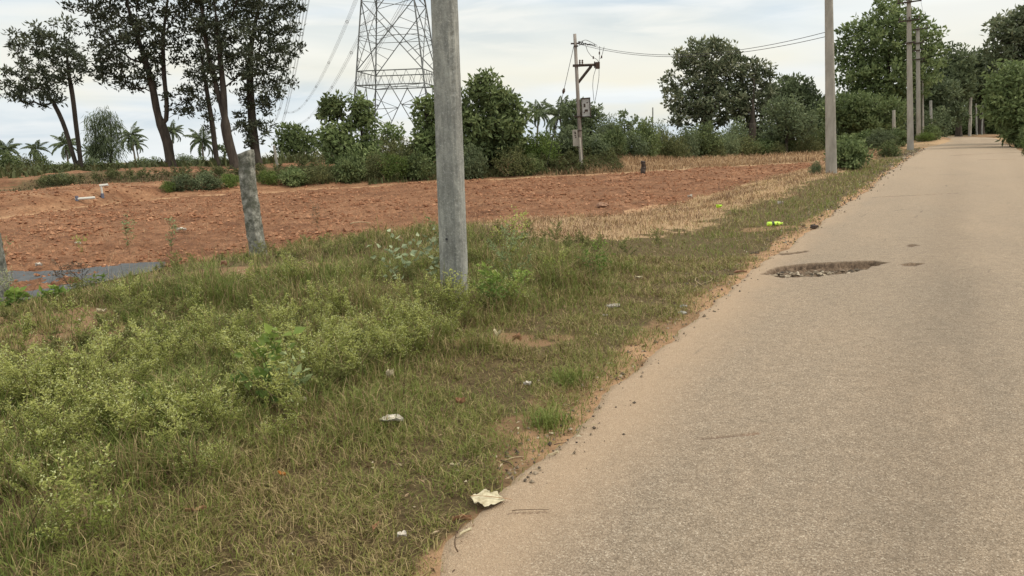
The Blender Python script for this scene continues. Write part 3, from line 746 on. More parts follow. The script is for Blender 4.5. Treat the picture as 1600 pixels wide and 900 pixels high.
# ---------------------------------------------------------------- trees
m_bark = None
def barkmat(name, a, b, sc=6):
    k = MN(name); co = k.coord(); n = k.noise(k.map(co, (1, 1, .25)), sc, 6, .7)
    return k.pbr(k.ramp(n, (.3, a), (.7, b)), .9, k.bump(n, .6, .03), spec=.15)
m_bark = barkmat('grey brown bark', (.030, .025, .022), (.085, .070, .058))
m_palmbark = barkmat('palm bark', (.10, .085, .07), (.22, .19, .16))
LM = dict(
  tall=leafmat('tall tree leaves', (.040, .050, .032), (.068, .082, .050), (.120, .138, .085), .2),
  dark=leafmat('dark leaves', (.068, .090, .046), (.115, .148, .076), (.20, .24, .125), .28),
  teak=leafmat('broad leaves', (.082, .112, .046), (.142, .188, .074), (.245, .295, .13), .3),
  olive=leafmat('olive leaves', (.075, .095, .052), (.135, .160, .090), (.32, .33, .22), .25),
  grey=leafmat('grey green leaves', (.095, .125, .065), (.15, .19, .098), (.235, .275, .15), .25),
  bright=leafmat('fresh green leaves', (.065, .100, .026), (.115, .170, .042), (.20, .26, .07), .3),
  hedge=leafmat('hedge leaves', (.072, .098, .040), (.130, .168, .066), (.22, .26, .105), .28),
  scrub=leafmat('scrub leaves', (.070, .080, .032), (.12, .135, .052), (.20, .20, .085), .22))

def sample_crown(ell, n, r, shell=.35):
    """points spread through a union of ellipsoids (cx,cy,cz,rx,ry,rz)"""
    ell = np.array(ell, float); vol = ell[:, 3] * ell[:, 4] * ell[:, 5]; vol = vol ** .8; vol /= vol.sum()
    ids = r.choice(len(ell), n, p=vol); d = r.normal(size=(n, 3)); d /= np.linalg.norm(d, axis=1, keepdims=True)
    rad = r.random(n) ** shell; return ell[ids, :3] + d * rad[:, None] * ell[ids, 3:], ids
def spread_out(P, dmin):
    keep = []
    for p in P:
        if all((p[0] - q[0]) ** 2 + (p[1] - q[1]) ** 2 + (p[2] - q[2]) ** 2 > dmin * dmin for q in keep[-400:]): keep.append(p)
    return np.array(keep)
def skeleton(trunks, tips, r, step=.45, tip_r=.012, base_r=.25, wob=.06, lowpen=.9):
    pos, par = [], []
    def addpath(P, a):
        for p in P:
            pos.append(np.array(p, float)); par.append(a); a = len(pos) - 1
        return a
    for ti, tr in enumerate(trunks):
        tr = np.array(tr, float); L = np.concatenate([[0], np.cumsum(np.linalg.norm(np.diff(tr, axis=0), axis=1))])
        u = np.linspace(0, L[-1], max(2, int(L[-1] / step) + 1)); P = np.stack([np.interp(u, L, tr[:, q]) for q in range(3)], 1)
        for _ in range(2): P[1:-1] = (P[:-2] + P[1:-1] * 2 + P[2:]) / 4
        if ti == 0: addpath(P, -1)
        else:
            a = int(np.argmin([np.linalg.norm(q - P[0]) for q in pos])); addpath(P[1:], a)
    ntr = len(pos); T = np.array(pos)
    dist = np.array([np.min(np.linalg.norm(T - t, axis=1)) for t in tips]); ends = []
    for t in tips[np.argsort(dist)]:
        A = np.array(pos); d = np.linalg.norm(A - t, axis=1); up = (A[:, 2] - t[2]) / (d + .01)
        cost = d * (1 + lowpen * np.clip(up + .35, 0, None)) + np.where(A[:, 2] < T[0, 2] + .22 * (t[2] - T[0, 2]), 3, 0)
        i = int(np.argmin(cost)); L = d[i]; n = max(1, int(L / step))
        if par[i] >= 0: dr = pos[i] - pos[par[i]]; dr /= np.linalg.norm(dr) + 1e-9
        else: dr = np.array([0, 0, 1.])
        c = pos[i] + dr * L * .38 + (t - pos[i]) * .15; u = (np.arange(1, n + 1) / n)[:, None]
        P = (1 - u) ** 2 * pos[i] + 2 * u * (1 - u) * c + u ** 2 * t
        if n > 1: P[:-1] += r.normal(0, wob, (n - 1, 3)) * min(1, L / 2)
        ends.append(addpath(P, i))
    n = len(pos); pos = np.array(pos); ch = [[] for _ in range(n)]
    for i, p in enumerate(par):
        if p >= 0: ch[p].append(i)
    R = np.zeros(n)
    for i in range(n - 1, -1, -1):
        R[i] = (sum(R[c] ** 2.3 for c in ch[i])) ** (1 / 2.3) if ch[i] else tip_r
    # make sure order is child after parent (it is); rescale so the base has the wanted radius
    ex = math.log(base_r / tip_r) / math.log(max(R[0] / tip_r, 1.5)); R = tip_r * (R / tip_r) ** ex
    return pos, par, ch, R, ends
def wood(mb, pos, par, ch, R, flare=True):
    done = set()
    stack_ = [(0, [0])]
    while stack_:
        start, path = stack_.pop()
        i = path[-1]
        while ch[i]:
            c = sorted(ch[i], key=lambda q: -R[q]); 
            for q in c[1:]: stack_.append((i, [i, q]))
            i = c[0]; path.append(i)
        if len(path) < 2: continue
        P = pos[path]; rr = R[path].copy()
        if len(path) > 1 and par[path[0]] >= 0 or path[0] != 0: rr[0] = min(rr[0], rr[1] * 1.15)
        P = np.array(P)
        if len(rr) > 4: rr = np.maximum.accumulate(rr[::-1])[::-1]
        if path[0] == 0 and flare: rr[:1] *= 1.45; P = P.copy(); P[0, 2] -= .15
        m = rr.max(); mb.tube(P, rr, 9 if m > .1 else 5 if m > .03 else 3, .5, cap=False, jit=.05 if m > .1 else 0)
def foliage(mb, C, n_per, sig, L, W, r, droop=0., out=.6, up=.25, tint=(.5, .22), flat=.75):
    n = len(C) * n_per; ids = np.repeat(np.arange(len(C)), n_per); o = r.normal(size=(n, 3)); o /= np.linalg.norm(o, axis=1, keepdims=True)
    o *= (r.random(n) ** .45)[:, None]; sg = sig * (.65 + .7 * r.random(len(C)))[ids]
    P = C[ids] + o * sg[:, None] * np.array([1, 1, flat])
    D = o * out + r.normal(0, .55, (n, 3)); D[:, 2] += up - droop * 1.6
    ct = r.normal(0, .16, len(C))[ids]
    t = np.clip(tint[0] + ct + tint[1] * r.normal(size=n) * .7 + .08 * o[:, 2], 0, 1)
    mb.leaves(P, D, L * (.6 + .7 * r.random(n)), W * (.7 + .5 * r.random(n)), t, r=r)
def make_tree(name, label, cat, base, trunks, ell, n_cl, n_per, sig, L, W, mat, seed, group=None, base_r=.22, dmin=.5, droop=0., up=.25, tint=(.5, .25), extra=0, shell=.4, flat=.75, tip_r=.012, step=.45, out=.6, bark=None, lowpen=.9):
    """all positions in world metres"""
    r = np.random.default_rng(seed); base = np.array(base, float)
    C, _ = sample_crown(ell, n_cl * 3, r, shell); C = spread_out(C, dmin)[:n_cl]
    C = C[C[:, 2] > base[2] + .25]
    pos, par, ch, R, ends = skeleton(trunks, C, r, step, tip_r, base_r, lowpen=lowpen)
    root = thing(name, label, cat, base, 0, group)
    w = MB(); wood(w, pos, par, ch, R); w.build('trunk', bark or m_bark, root, True, base)
    f = MB(); foliage(f, C, n_per, sig, L, W, r, droop, out, up, tint, flat)
    if extra:   # tufts along the outer twigs
        tw = np.array([i for i in range(len(pos)) if R[i] < tip_r * 2.2]); 
        if len(tw): q = pos[r.choice(tw, extra)] + r.normal(0, .08, (extra, 3)); foliage(f, q, max(4, n_per // 4), sig * .6, L, W, r, droop, out, up, tint, flat)
    f.build('crown', mat, root, False, base)
    return root
def E_(px, py, rx, ry, D, dep=1.0):
    """an ellipsoid of crown seen at a place of the photograph, at depth D"""
    c = atd(px, py, D); s = D / FPX * 1.0; return [c[0], c[1], c[2], rx * s, rx * s * dep, ry * s]
def TR(D, *pts, dd=0):
    return [atd(px, py, D + (dd * i)) for i, (px, py) in enumerate(pts)]
def rooted(tr):
    tr = [np.array(p) for p in tr]; tr[0][2] = Hs(tr[0][0], tr[0][1]); return tr

D = 46
t = rooted(TR(D, (123, 270), (112, 235), (104, 205), (90, 170), (70, 140)))
t2 = TR(D, (127, 262), (124, 235), (118, 190), (114, 150), (106, 110), (104, 70))
make_tree('tall_tree', 'leftmost tall tree on the earth bank with two slender diverging trunks', 'tree', t[0],
  [t, t2], [E_(52, 130, 42, 32, D), E_(42, 85, 26, 34, D), E_(70, 72, 30, 34, D), E_(102, 85, 30, 50, D), E_(60, 150, 34, 16, D)], 150, 42, .40, .26, .10, LM['tall'], 1, 'tall dark trees on the earth bank', .22, .62, extra=160, flat=.6)
D = 43
t = rooted(TR(D, (270, 284), (266, 245), (258, 205), (246, 185), (240, 140), (226, 90), (205, 30), (190, -30)))
t2 = TR(D, (258, 200), (262, 170), (256, 120), (254, 60), (262, 0), (268, -50))
make_tree('tall_tree', 'biggest dark tree on the earth bank with wide crown over a forked trunk', 'tree', t[0],
  [t, t2], [E_(170, 20, 55, 40, D), E_(165, 100, 38, 30, D), E_(215, 60, 60, 50, D), E_(205, 120, 45, 22, D), E_(200, -40, 80, 45, D), E_(270, -10, 42, 50, D), E_(270, 60, 26, 38, D), E_(282, 158, 20, 20, D), E_(140, -10, 25, 22, D)],
  330, 42, .42, .26, .10, LM['tall'], 2, 'tall dark trees on the earth bank', .25, .68, extra=320, flat=.6)
D = 44
t = rooted(TR(D, (343, 276), (337, 250), (335, 215), (326, 160), (318, 110), (312, 70)))
make_tree('tall_tree', 'thinnest tree on the earth bank with sparse tufts up its slim trunk', 'tree', t[0],
  [t], [E_(312, 130, 26, 40, D), E_(310, 90, 24, 30, D), E_(328, 190, 12, 16, D), E_(300, 170, 12, 14, D), E_(318, 40, 24, 30, D)], 60, 38, .34, .24, .09, LM['tall'], 3, 'tall dark trees on the earth bank', .14, .5, extra=60)
D = 42
t = rooted(TR(D, (371, 276), (362, 240), (352, 205), (350, 150), (344, 90), (338, 30), (330, -40)))
t2 = TR(D, (352, 195), (342, 150), (326, 90), (318, 40), (312, -20))
make_tree('tall_tree', 'tall leaning tree on the earth bank rising directly behind the granite post', 'tree', t[0],
  [t, t2], [E_(350, 40, 44, 48, D), E_(330, -20, 55, 40, D), E_(372, 90, 32, 40, D), E_(345, 100, 26, 26, D), E_(380, -30, 40, 35, D)], 230, 42, .42, .26, .10, LM['tall'], 4, 'tall dark trees on the earth bank', .25, .68, extra=240, flat=.6)
D = 45
t = rooted(TR(D, (404, 278), (399, 240), (394, 190), (390, 130), (392, 70), (404, 10), (410, -40)))
make_tree('tall_tree', 'rightmost tall tree on the earth bank with foliage hanging low round its trunk', 'tree', t[0],
  [t], [E_(425, 55, 38, 62, D), E_(452, 45, 22, 26, D), E_(398, 188, 28, 34, D), E_(410, 120, 32, 35, D), E_(435, 120, 20, 42, D), E_(400, 10, 40, 45, D), E_(440, -5, 32, 30, D), E_(400, 150, 28, 26, D), E_(468, 68, 12, 9, D), E_(397, 215, 24, 16, D)], 280, 42, .40, .26, .10, LM['tall'], 5, 'tall dark trees on the earth bank', .26, .64, extra=240, flat=.6)

# small trees behind the bank
def simple_tree(name, label, cat, px, py, D, ell, n_cl, n_per, sig, L, W, mat, seed, lean=0, base_r=.1, group=None, **kw):
    b = foot(px, D); top = atd(px + lean, py, D); t = [b, b * .5 + top * .5 + [0.05, 0, 0], top]
    return make_tree(name, label, cat, b, [t], ell, n_cl, n_per, sig, L, W, mat, seed, group, base_r, **kw)
D = 62
simple_tree('small_tree', 'small round tree on the skyline between the tall trees and the pylon', 'tree', 462, 215, D, [E_(462, 225, 30, 22, D), E_(455, 210, 22, 14, D), E_(485, 215, 9, 8, D)], 130, 36, .42, .34, .17, LM['teak'], 11, base_r=.15)
D = 62
simple_tree('small_tree', 'small bushy tree standing under the legs of the pylon', 'tree', 612, 210, D, [E_(614, 215, 16, 22, D), E_(606, 205, 10, 10, D), E_(626, 208, 7, 9, D)], 60, 34, .40, .34, .17, LM['teak'], 12, base_r=.1)
D = 70
simple_tree('small_tree', 'tiny round tree on the skyline behind the thin trunk', 'tree', 350, 232, D, [E_(350, 235, 9, 9, D)], 16, 34, .35, .3, .15, LM['dark'], 13, base_r=.08)
# drooping feathery trees
for (px, seed, ell, lab) in ((148, 21, [(146, 195, 9, 20), (150, 222, 13, 28)], 'narrow weeping tree, the left one of a close pair behind the bank'),
                             (172, 22, [(168, 190, 14, 20), (172, 220, 20, 30), (184, 205, 6, 14), (160, 235, 14, 18)], 'fuller weeping tree, the right one of a close pair behind the bank')):
    D = 84
    simple_tree('weeping_tree', lab, 'tree', px, ell[0][1] - 10, D, [E_(*e, D) for e in ell], 110, 40, .5, .62, .07, LM['dark'], seed, base_r=.16, droop=.9, up=0., flat=1.5, dmin=.55)
# big leaved saplings in the middle
D = 37.5
b = foot(553, D, 275)
t = [b, atd(556, 250, D), atd(545, 215, D), atd(530, 175, D), atd(522, 158, D)]
make_tree('leaning_sapling', 'thin leaning sapling with one round leafy tuft at its top', 'sapling', b, [t], [E_(516, 172, 17, 16, D), E_(524, 158, 10, 8, D)], 34, 30, .26, .26, .15, LM['teak'], 31, None, .06, .28, droop=.3)
b = foot(563, D, 275)
t = [b, atd(564, 240, D), atd(566, 200, D), atd(562, 160, D)]
make_tree('leafy_sapling', 'upright leafy sapling right beside the leaning one in front of the pylon', 'sapling', b, [t], [E_(561, 170, 15, 20, D), E_(572, 185, 15, 16, D), E_(552, 196, 12, 9, D), E_(576, 222, 12, 18, D)], 70, 32, .28, .26, .15, LM['teak'], 32, None, .07, .28, droop=.3)
b = foot(545, 37, 280)
make_tree('large_leaf_shrub', 'broad leaved shrub growing at the feet of the two saplings', 'shrub', b, [[b, atd(548, 240, 37)]], [E_(525, 215, 26, 22, 37), E_(545, 245, 28, 28, 37), E_(572, 255, 18, 22, 37), E_(510, 222, 14, 16, 37), E_(590, 250, 10, 10, 37)], 190, 30, .30, .26, .15, LM['teak'], 33, None, .07, .3, droop=.25)
# big broad leaved trees either side of the near pole
D = 38
b = foot(668, D, 270)
make_tree('broad_leaf_tree', 'broad leaved tree half hidden behind the left side of the near pole', 'tree', b, [[b, atd(668, 220, D), atd(664, 160, D)]], [E_(664, 170, 14, 22, D), E_(660, 205, 16, 22, D), E_(675, 235, 34, 34, D), E_(690, 170, 24, 28, D), E_(650, 250, 20, 20, D), E_(700, 200, 24, 30, D)], 300, 32, .32, .27, .14, LM['teak'], 34, None, .12, .32, droop=.25)
b = foot(765, D + 1, 265)
make_tree('broad_leaf_tree', 'tall conical broad leaved tree to the right of the near pole', 'tree', b, [[b, atd(765, 200, D + 1), atd(758, 130, D + 1)]], [E_(757, 122, 14, 14, D), E_(755, 145, 26, 22, D), E_(775, 165, 34, 26, D), E_(770, 205, 48, 36, D), E_(800, 190, 26, 28, D), E_(740, 235, 36, 28, D), E_(735, 190, 26, 34, D), E_(790, 225, 30, 20, D)], 460, 34, .34, .27, .14, LM['teak'], 35, None, .18, .34, droop=.25)
# trees behind the transformer pole
D = 60
simple_tree('round_tree', 'dark round tree rising behind the transformer pole', 'tree', 915, 175, D, [E_(905, 180, 30, 22, D), E_(925, 190, 20, 22, D), E_(905, 205, 30, 18, D)], 170, 36, .42, .32, .16, LM['dark'], 41, base_r=.18, dmin=.48)
simple_tree('small_tree', 'lighter open tree to the right of the transformer pole', 'tree', 975, 190, 50, [E_(978, 195, 20, 18, 50), E_(965, 212, 28, 16, 50), E_(998, 205, 14, 14, 50)], 130, 32, .34, .26, .14, LM['grey'], 42, base_r=.1)
# the big pair of trees in the middle distance
D = 58
b = foot(1105, D, 225)
make_tree('large_tree', 'large pale flowering tree with broad open crown left of the second roadside pole', 'tree', b, [[b, atd(1105, 190, D), atd(1112, 140, D), atd(1115, 90, D)], [atd(1106, 185, D), atd(1085, 150, D), atd(1070, 110, D)]],
  [E_(1110, 100, 48, 36, D), E_(1085, 92, 30, 26, D), E_(1048, 130, 14, 20, D), E_(1085, 150, 44, 32, D), E_(1120, 160, 50, 36, D), E_(1138, 110, 24, 34, D), E_(1070, 180, 28, 18, D), E_(1040, 122, 9, 8, D)], 560, 34, .40, .30, .17, LM['olive'], 51, None, .34, .58, tint=(.50, .42), extra=60, shell=.28)
b = foot(1175, D - 2, 225)
make_tree('large_tree', 'second pale flowering tree, smaller, against the right side of the large one', 'tree', b, [[b, atd(1177, 160, D - 2), atd(1180, 110, D - 2)]], [E_(1180, 120, 26, 26, D), E_(1178, 165, 34, 40, D), E_(1195, 140, 18, 24, D)], 250, 34, .42, .30, .17, LM['olive'], 52, None, .26, .55, tint=(.45, .4))
D = 66
simple_tree('dark_tree', 'dark tree with a ragged flat top just left of the second roadside pole', 'tree', 1236, 140, D, [E_(1235, 148, 34, 26, D), E_(1262, 160, 22, 20, D), E_(1215, 150, 18, 20, D), E_(1250, 185, 40, 24, D), E_(1280, 175, 20, 24, D)], 260, 36, .5, .36, .18, LM['dark'], 53, base_r=.22)
D = 50
simple_tree('grey_green_shrub', 'tall grey green shrub in front of the dark ragged tree', 'shrub', 1228, 160, D, [E_(1225, 175, 28, 28, D), E_(1245, 195, 34, 20, D), E_(1210, 195, 20, 16, D)], 230, 34, .36, .20, .09, LM['grey'], 54, base_r=.1, dmin=.36)
# trees beside the road further on
D = 62
b = foot(1392, D, 220)
make_tree('great_tree', 'largest roadside tree, its crown towering behind the third roadside pole', 'tree', b, [[b, atd(1392, 170, D), atd(1388, 110, D), atd(1392, 40, D)], [atd(1392, 160, D), atd(1350, 120, D), atd(1335, 80, D)], [atd(1391, 150, D), atd(1430, 110, D), atd(1450, 70, D)]],
  [E_(1390, 30, 38, 30, D), E_(1380, 60, 50, 34, D), E_(1335, 70, 26, 34, D), E_(1345, 110, 40, 34, D), E_(1420, 70, 46, 40, D), E_(1450, 80, 24, 34, D), E_(1400, 120, 60, 40, D), E_(1360, 160, 50, 30, D), E_(1310, 90, 10, 26, D)], 760, 34, .44, .34, .18, LM['teak'], 61, None, .45, .62, tint=(.5, .4), extra=80, shell=.32)
D = 55
simple_tree('roadside_tree', 'leafy tree of medium height between the second and third roadside poles', 'tree', 1345, 160, D, [E_(1340, 175, 40, 28, D), E_(1385, 180, 30, 26, D), E_(1310, 178, 24, 24, D), E_(1360, 195, 40, 18, D)], 380, 34, .42, .28, .14, LM['teak'], 62, base_r=.16, dmin=.42)
D = 82
simple_tree('roadside_tree', 'tree at the far bend with two tufts sticking out of its top', 'tree', 1495, 90, D, [E_(1488, 70, 6, 8, D), E_(1505, 78, 5, 8, D), E_(1495, 105, 26, 24, D), E_(1480, 140, 36, 36, D), E_(1470, 105, 14, 20, D)], 260, 38, .6, .42, .22, LM['dark'], 63, base_r=.3, dmin=.6)
D = 88
simple_tree('roadside_tree', 'dark rounded tree closing the view at the far bend', 'tree', 1530, 95, D, [E_(1530, 105, 28, 24, D), E_(1545, 140, 34, 32, D), E_(1510, 130, 24, 24, D), E_(1555, 100, 16, 20, D)], 260, 38, .6, .42, .22, LM['dark'], 64, base_r=.3, dmin=.6)
D = 76
simple_tree('roadside_tree', 'dense tree left of the far bend behind the pair of slim poles', 'tree', 1450, 140, D, [E_(1450, 150, 40, 30, D), E_(1425, 175, 34, 26, D), E_(1475, 180, 30, 22, D)], 300, 36, .55, .4, .2, LM['dark'], 65, base_r=.25, dmin=.55)
D = 47
b = foot(1640, D, 225)
make_tree('roadside_tree', 'tall tree with a ragged crown leaning in at the right edge of the road', 'tree', b, [[b, atd(1636, 150, D), atd(1622, 80, D), atd(1610, 30, D)]],
  [E_(1585, 45, 34, 26, D), E_(1560, 65, 16, 14, D), E_(1620, 50, 50, 50, D), E_(1575, 90, 26, 24, D), E_(1550, 85, 8, 8, D), E_(1600, 120, 40, 40, D), E_(1660, 90, 60, 70, D)], 480, 38, .42, .30, .15, LM['olive'], 66, None, .34, .46, tint=(.36, .3), droop=.2)
b = foot(1612, 41, 240)
make_tree('large_shrub', 'big leafy shrub hanging over the right edge of the road', 'shrub', b, [[b, atd(1606, 180, 41), atd(1600, 130, 41)]], [E_(1580, 130, 32, 30, 41), E_(1575, 165, 34, 30, 41), E_(1600, 195, 34, 30, 41), E_(1640, 170, 50, 60, 41)], 430, 36, .36, .26, .13, LM['teak'], 67, None, .2, .38, droop=.3)

# ---- palms
def palm(label, px, py, D, sc, seed, nf=20):
    r = np.random.default_rng(seed); c = atd(px, py, D); z0 = Hs(c[0], c[1]); hgt = c[2] - z0
    root = thing('coconut_palm', label, 'palm tree', (c[0], c[1], z0), 0, 'coconut palms on the skyline')
    w = MB(); b = r.normal(0, .35, 2); u = np.linspace(0, 1, 9)
    w.tube(np.stack([b[0] * u ** 2, b[1] * u ** 2, hgt * u - .1], 1), (.24 - .09 * u) * sc, 8, cap=False); w.build('trunk', m_palmbark, root, True)
    f = MB(); top = np.array([b[0], b[1], hgt])
    for q in range(nf):
        a = q * 2.4 + r.normal(0, .25); el = -.55 + 1.95 * (q / nf) + r.normal(0, .12); L = (3.3 + .9 * r.random()) * sc; n = 20
        u = np.linspace(0, 1, n); th = el - (1.5 - .35 * el) * u ** 1.3
        step = L / n; dx = np.cumsum(np.cos(th)) * step; dz = np.cumsum(np.sin(th)) * step
        P = top + np.stack([np.cos(a) * dx, np.sin(a) * dx, dz], 1)
        f.tube(P, .05 * sc * (1 - .8 * u), 3, .5, cap=False)
        side = np.array([-math.sin(a), math.cos(a), 0]); tan = np.gradient(P, axis=0); tan /= np.linalg.norm(tan, axis=1, keepdims=True)
        for sg in (-1, 1):
            ll = (.85 * np.sin(np.pi * np.clip(u * .85 + .12, 0, 1)) + .08) * sc
            for off in (0, .5):
                Dd = tan * .7 + side * sg * .6 + np.array([0, 0, -.75]) + r.normal(0, .10, (n, 3))
                f.leaves(P[1:] - tan[1:] * off * step, Dd[1:], ll[1:], .15 * sc, .35 + .4 * r.random(n - 1), r=r)
    f.build('crown', LM['dark'], root)
for q, (px, py, D, sc, lab) in enumerate([(12, 234, 150, 1.05, 'leftmost coconut palm, cut by the left edge of the photo'), (58, 233, 165, .9, 'small coconut palm, second from the left on the skyline'),
  (103, 226, 165, 1.15, 'coconut palm showing just left of the twin trunked tree'), (207, 212, 160, 1.05, 'coconut palm on a clear pale trunk right of the weeping trees'),
  (214, 224, 200, 1.0, 'smaller coconut palm tucked close behind the clear trunked one'), (266, 205, 170, .95, 'coconut palm mostly hidden behind the biggest trunk'), (146, 238, 165, .85, 'low coconut palm at the foot of the weeping trees'),
  (315, 220, 150, 1.15, 'coconut palm with hanging fronds left of the thinnest tree'), (838, 176, 140, 1.0, 'coconut palm with upright fronds right of the conical tree'), (880, 180, 125, 1.3, 'coconut palm partly behind the dark round tree'),
  (1010, 205, 200, .9, 'far small coconut palm above the middle hedge')]): palm(lab, px, py, D, sc * .85, 300 + q)
# ---- bushes
def bush_proto(name, seed, mat, L, W, n_cl=70, n_per=36, sig=.26, droop=.1, shape=None, dmin=.2, flat=.8):
    r = np.random.default_rng(seed)
    ell = shape or [[0, 0, .62, .80, .80, .62], [.35, .1, .55, .6, .6, .55], [-.4, -.1, .5, .55, .6, .5], [.05, 0, 1.0, .45, .45, .35]]
    C, _ = sample_crown(ell, n_cl * 3, r, .5); C = spread_out(C, dmin)[:n_cl]; C = C[C[:, 2] > .05]
    pos, par, ch, R, ends = skeleton([[(0, 0, -.1), (0, 0, .25)]], C, r, .25, .006, .05, .02, .3)
    root = thing(name, '', 'bush'); w = MB(); wood(w, pos, par, ch, R, False); w.build('stems', m_bark, root, True)
    f = MB(); foliage(f, C, n_per, sig, L, W, r, droop, .6, .2, (.5, .3), flat); f.build('foliage', mat, root); return root
BP = dict(h1=('bush', 101, 'hedge', .13, .07), h2=('bush', 102, 'teak', .17, .09), h3=('bush', 103, 'scrub', .11, .045), h4=('bush', 104, 'dark', .13, .07), h5=('bush', 105, 'bright', .14, .05), h6=('bush', 106, 'grey', .12, .05))
BO = {}
def bush(kind, px, D, wpx, hpx, label, group=None, seed=None, name='bush', pos=None, sink=.05):
    b = foot(px, D) if pos is None else np.array(pos); sx = wpx / FPX * D / 2.2; sz = hpx / FPX * D / 1.35
    loc = (b[0], b[1], b[2] - sink); rz = (px * 7.13) % 6.28
    if kind not in BO:
        n, sd, m, L, W = BP[kind]; o = bush_proto(n, sd, LM[m], L, W); BO[kind] = o
        o.location = loc; o.rotation_euler = (0, 0, rz); o.scale = (sx, sx, sz); o['label'] = label; o.name = name
        if group: o['group'] = group
        return o
    o = dup(BO[kind], loc, rz, (sx, sx, sz), label, None); o.name = name
    if group: o['group'] = group
    elif 'group' in o: del o['group']
    return o
rr = random.Random(3)
# far scrub line at the left: tops at about y 250
for px in list(range(-20, 520, 26)):
    bush(rr.choice(['h3', 'h1', 'h4']), px + rr.uniform(-8, 8), rr.uniform(62, 80) - (12 if px < 60 else 0), rr.uniform(36, 60), rr.uniform(16, 24) + (16 if px < 80 else 0), 'one of the low dark bushes lining the left skyline behind the earth bank', 'low bushes on the left skyline')
for px, D, w, h, kd in ((40, 52, 90, 34, 'h3'), (95, 50, 60, 24, 'h1'), (-10, 48, 90, 46, 'h1')):
    bush(kd, px, D, w, h, 'one of the low dark bushes lining the left skyline behind the earth bank', 'low bushes on the left skyline')
# on the bank
for (kd, px, py, w, h, lab) in (('h4', 95, 288, 60, 18, 'dark low bush on the red mound left of the twin trunked tree'), ('h4', 285, 298, 62, 26, 'dark bush at the foot of the biggest tree'), ('h5', 264, 300, 30, 20, 'small bright green bush just below the biggest tree'),
   ('h4', 325, 296, 60, 28, 'dark bush below the thinnest tree on the bank'), ('h5', 360, 292, 44, 24, 'green bush behind the top of the granite post'), ('h2', 460, 290, 56, 30, 'broad leaved bush on the bank halfway between granite post and saplings'),
   ('h5', 420, 288, 44, 26, 'green bush on the bank right of the granite post'), ('h3', 496, 286, 60, 30, 'brownish green bush on the bank left of the saplings'), ('h5', 618, 280, 66, 44, 'bright green bush on the bank between the saplings and the near pole'),
   ('h3', 590, 278, 60, 40, 'olive bush on the bank beside the saplings'), ('h3', 640, 262, 70, 46, 'olive bush close left of the near pole'), ('h2', 655, 280, 60, 44, 'dark leaved bush touching the left side of the near pole'), ('h2', 548, 284, 60, 46, 'dark broad leaved bush under the two saplings'),
   ('h4', 740, 278, 60, 50, 'dark bush close right of the near pole'), ('h3', 800, 274, 80, 44, 'scrubby bush at the foot of the conical tree'), ('h5', 842, 262, 70, 60, 'bright green bush right of the conical tree'),
   ('h1', 832, 272, 50, 30, 'low bush between the conical tree and the dark hedge')):
    b = at(px, py); bush(kd, px, b[1], w, h, lab, pos=b)
for (kd, px, D, w, h, lab) in (('h3', 530, 44, 90, 36, 'wide olive bush far behind the saplings'), ('h3', 595, 47, 110, 46, 'wide brownish bush on the bank under the pylon'), ('h3', 700, 45, 120, 60, 'wide olive bush seen behind the near pole')):
    bush(kd, px, D, w, h, lab)
# hedge right of the transformer pole
hg = 'one of the merged dark hedge bushes behind the field right of the transformer pole'
for (kd, px, D, w, h) in (('h4', 865, 40.5, 60, 52), ('h4', 895, 41, 70, 56), ('h4', 930, 41, 70, 52), ('h2', 960, 42, 60, 50), ('h4', 985, 43, 60, 44), ('h6', 950, 46, 60, 66), ('h1', 1010, 44, 60, 48), ('h1', 1040, 45, 64, 46), ('h6', 1030, 48, 60, 56), ('h1', 1070, 46, 64, 44), ('h3', 1058, 44.5, 50, 34),
   ('h1', 1100, 47, 66, 44), ('h6', 1085, 50, 70, 54), ('h1', 1130, 48, 64, 42), ('h3', 1120, 46.5, 44, 30), ('h1', 1160, 49, 66, 42), ('h6', 1150, 52, 70, 52), ('h1', 1190, 50, 66, 40), ('h6', 1205, 51, 70, 46), ('h1', 1225, 51, 66, 38), ('h3', 1215, 49, 44, 26), ('h1', 1260, 52, 66, 36), ('h3', 1262, 50, 60, 26), ('h1', 1285, 55, 60, 40), ('h4', 1180, 60, 120, 60), ('h4', 1280, 62, 100, 60), ('h4', 1090, 56, 120, 56)):
    kd = {'h1': rr.choice(['h1', 'h1', 'h3', 'h6', 'h2'])}.get(kd, kd); bush(kd, px, D, w * rr.uniform(.75, 1.15), h * rr.uniform(.62, 1.22), hg, 'bushes of the dark hedge')
b2 = 'one of the dark bushes between the second roadside pole and the far bend'
for (kd, px, D, w, h) in (('h1', 1325, 50, 60, 28), ('h2', 1350, 50, 70, 34), ('h4', 1375, 47, 62, 32), ('h2', 1398, 48, 50, 30), ('h4', 1330, 58, 90, 50), ('h4', 1380, 60, 90, 50), ('h4', 1420, 64, 80, 46), ('h2', 1452, 58, 34, 26), ('h5', 1443, 54, 34, 16), ('h4', 1460, 72, 70, 44), ('h2', 1485, 92, 90, 38), ('h4', 1520, 94, 90, 40), ('h2', 1555, 90, 80, 44), ('h4', 1500, 98, 120, 60), ('h4', 1560, 96, 100, 70)):
    bush(kd, px, D, w, h, b2, 'dark bushes towards the bend')
for (kd, px, D, w, h) in (('h2', 1610, 46, 70, 60), ('h2', 1606, 39, 44, 40), ('h5', 1612, 33, 40, 32), ('h4', 1590, 60, 60, 60), ('h2', 1570, 72, 40, 40), ('h3', 1600, 52, 34, 30), ('h2', 1640, 36, 70, 60), ('h3', 1606, 29.5, 22, 26)):
    bush(kd, px, D, w, h, 'one of the leafy bushes crowding the right edge of the road', 'bushes at the right edge of the road')
bush('h2', 1324, 26.5, 80, 52, 'leafy green bush growing at the foot of the second roadside pole')
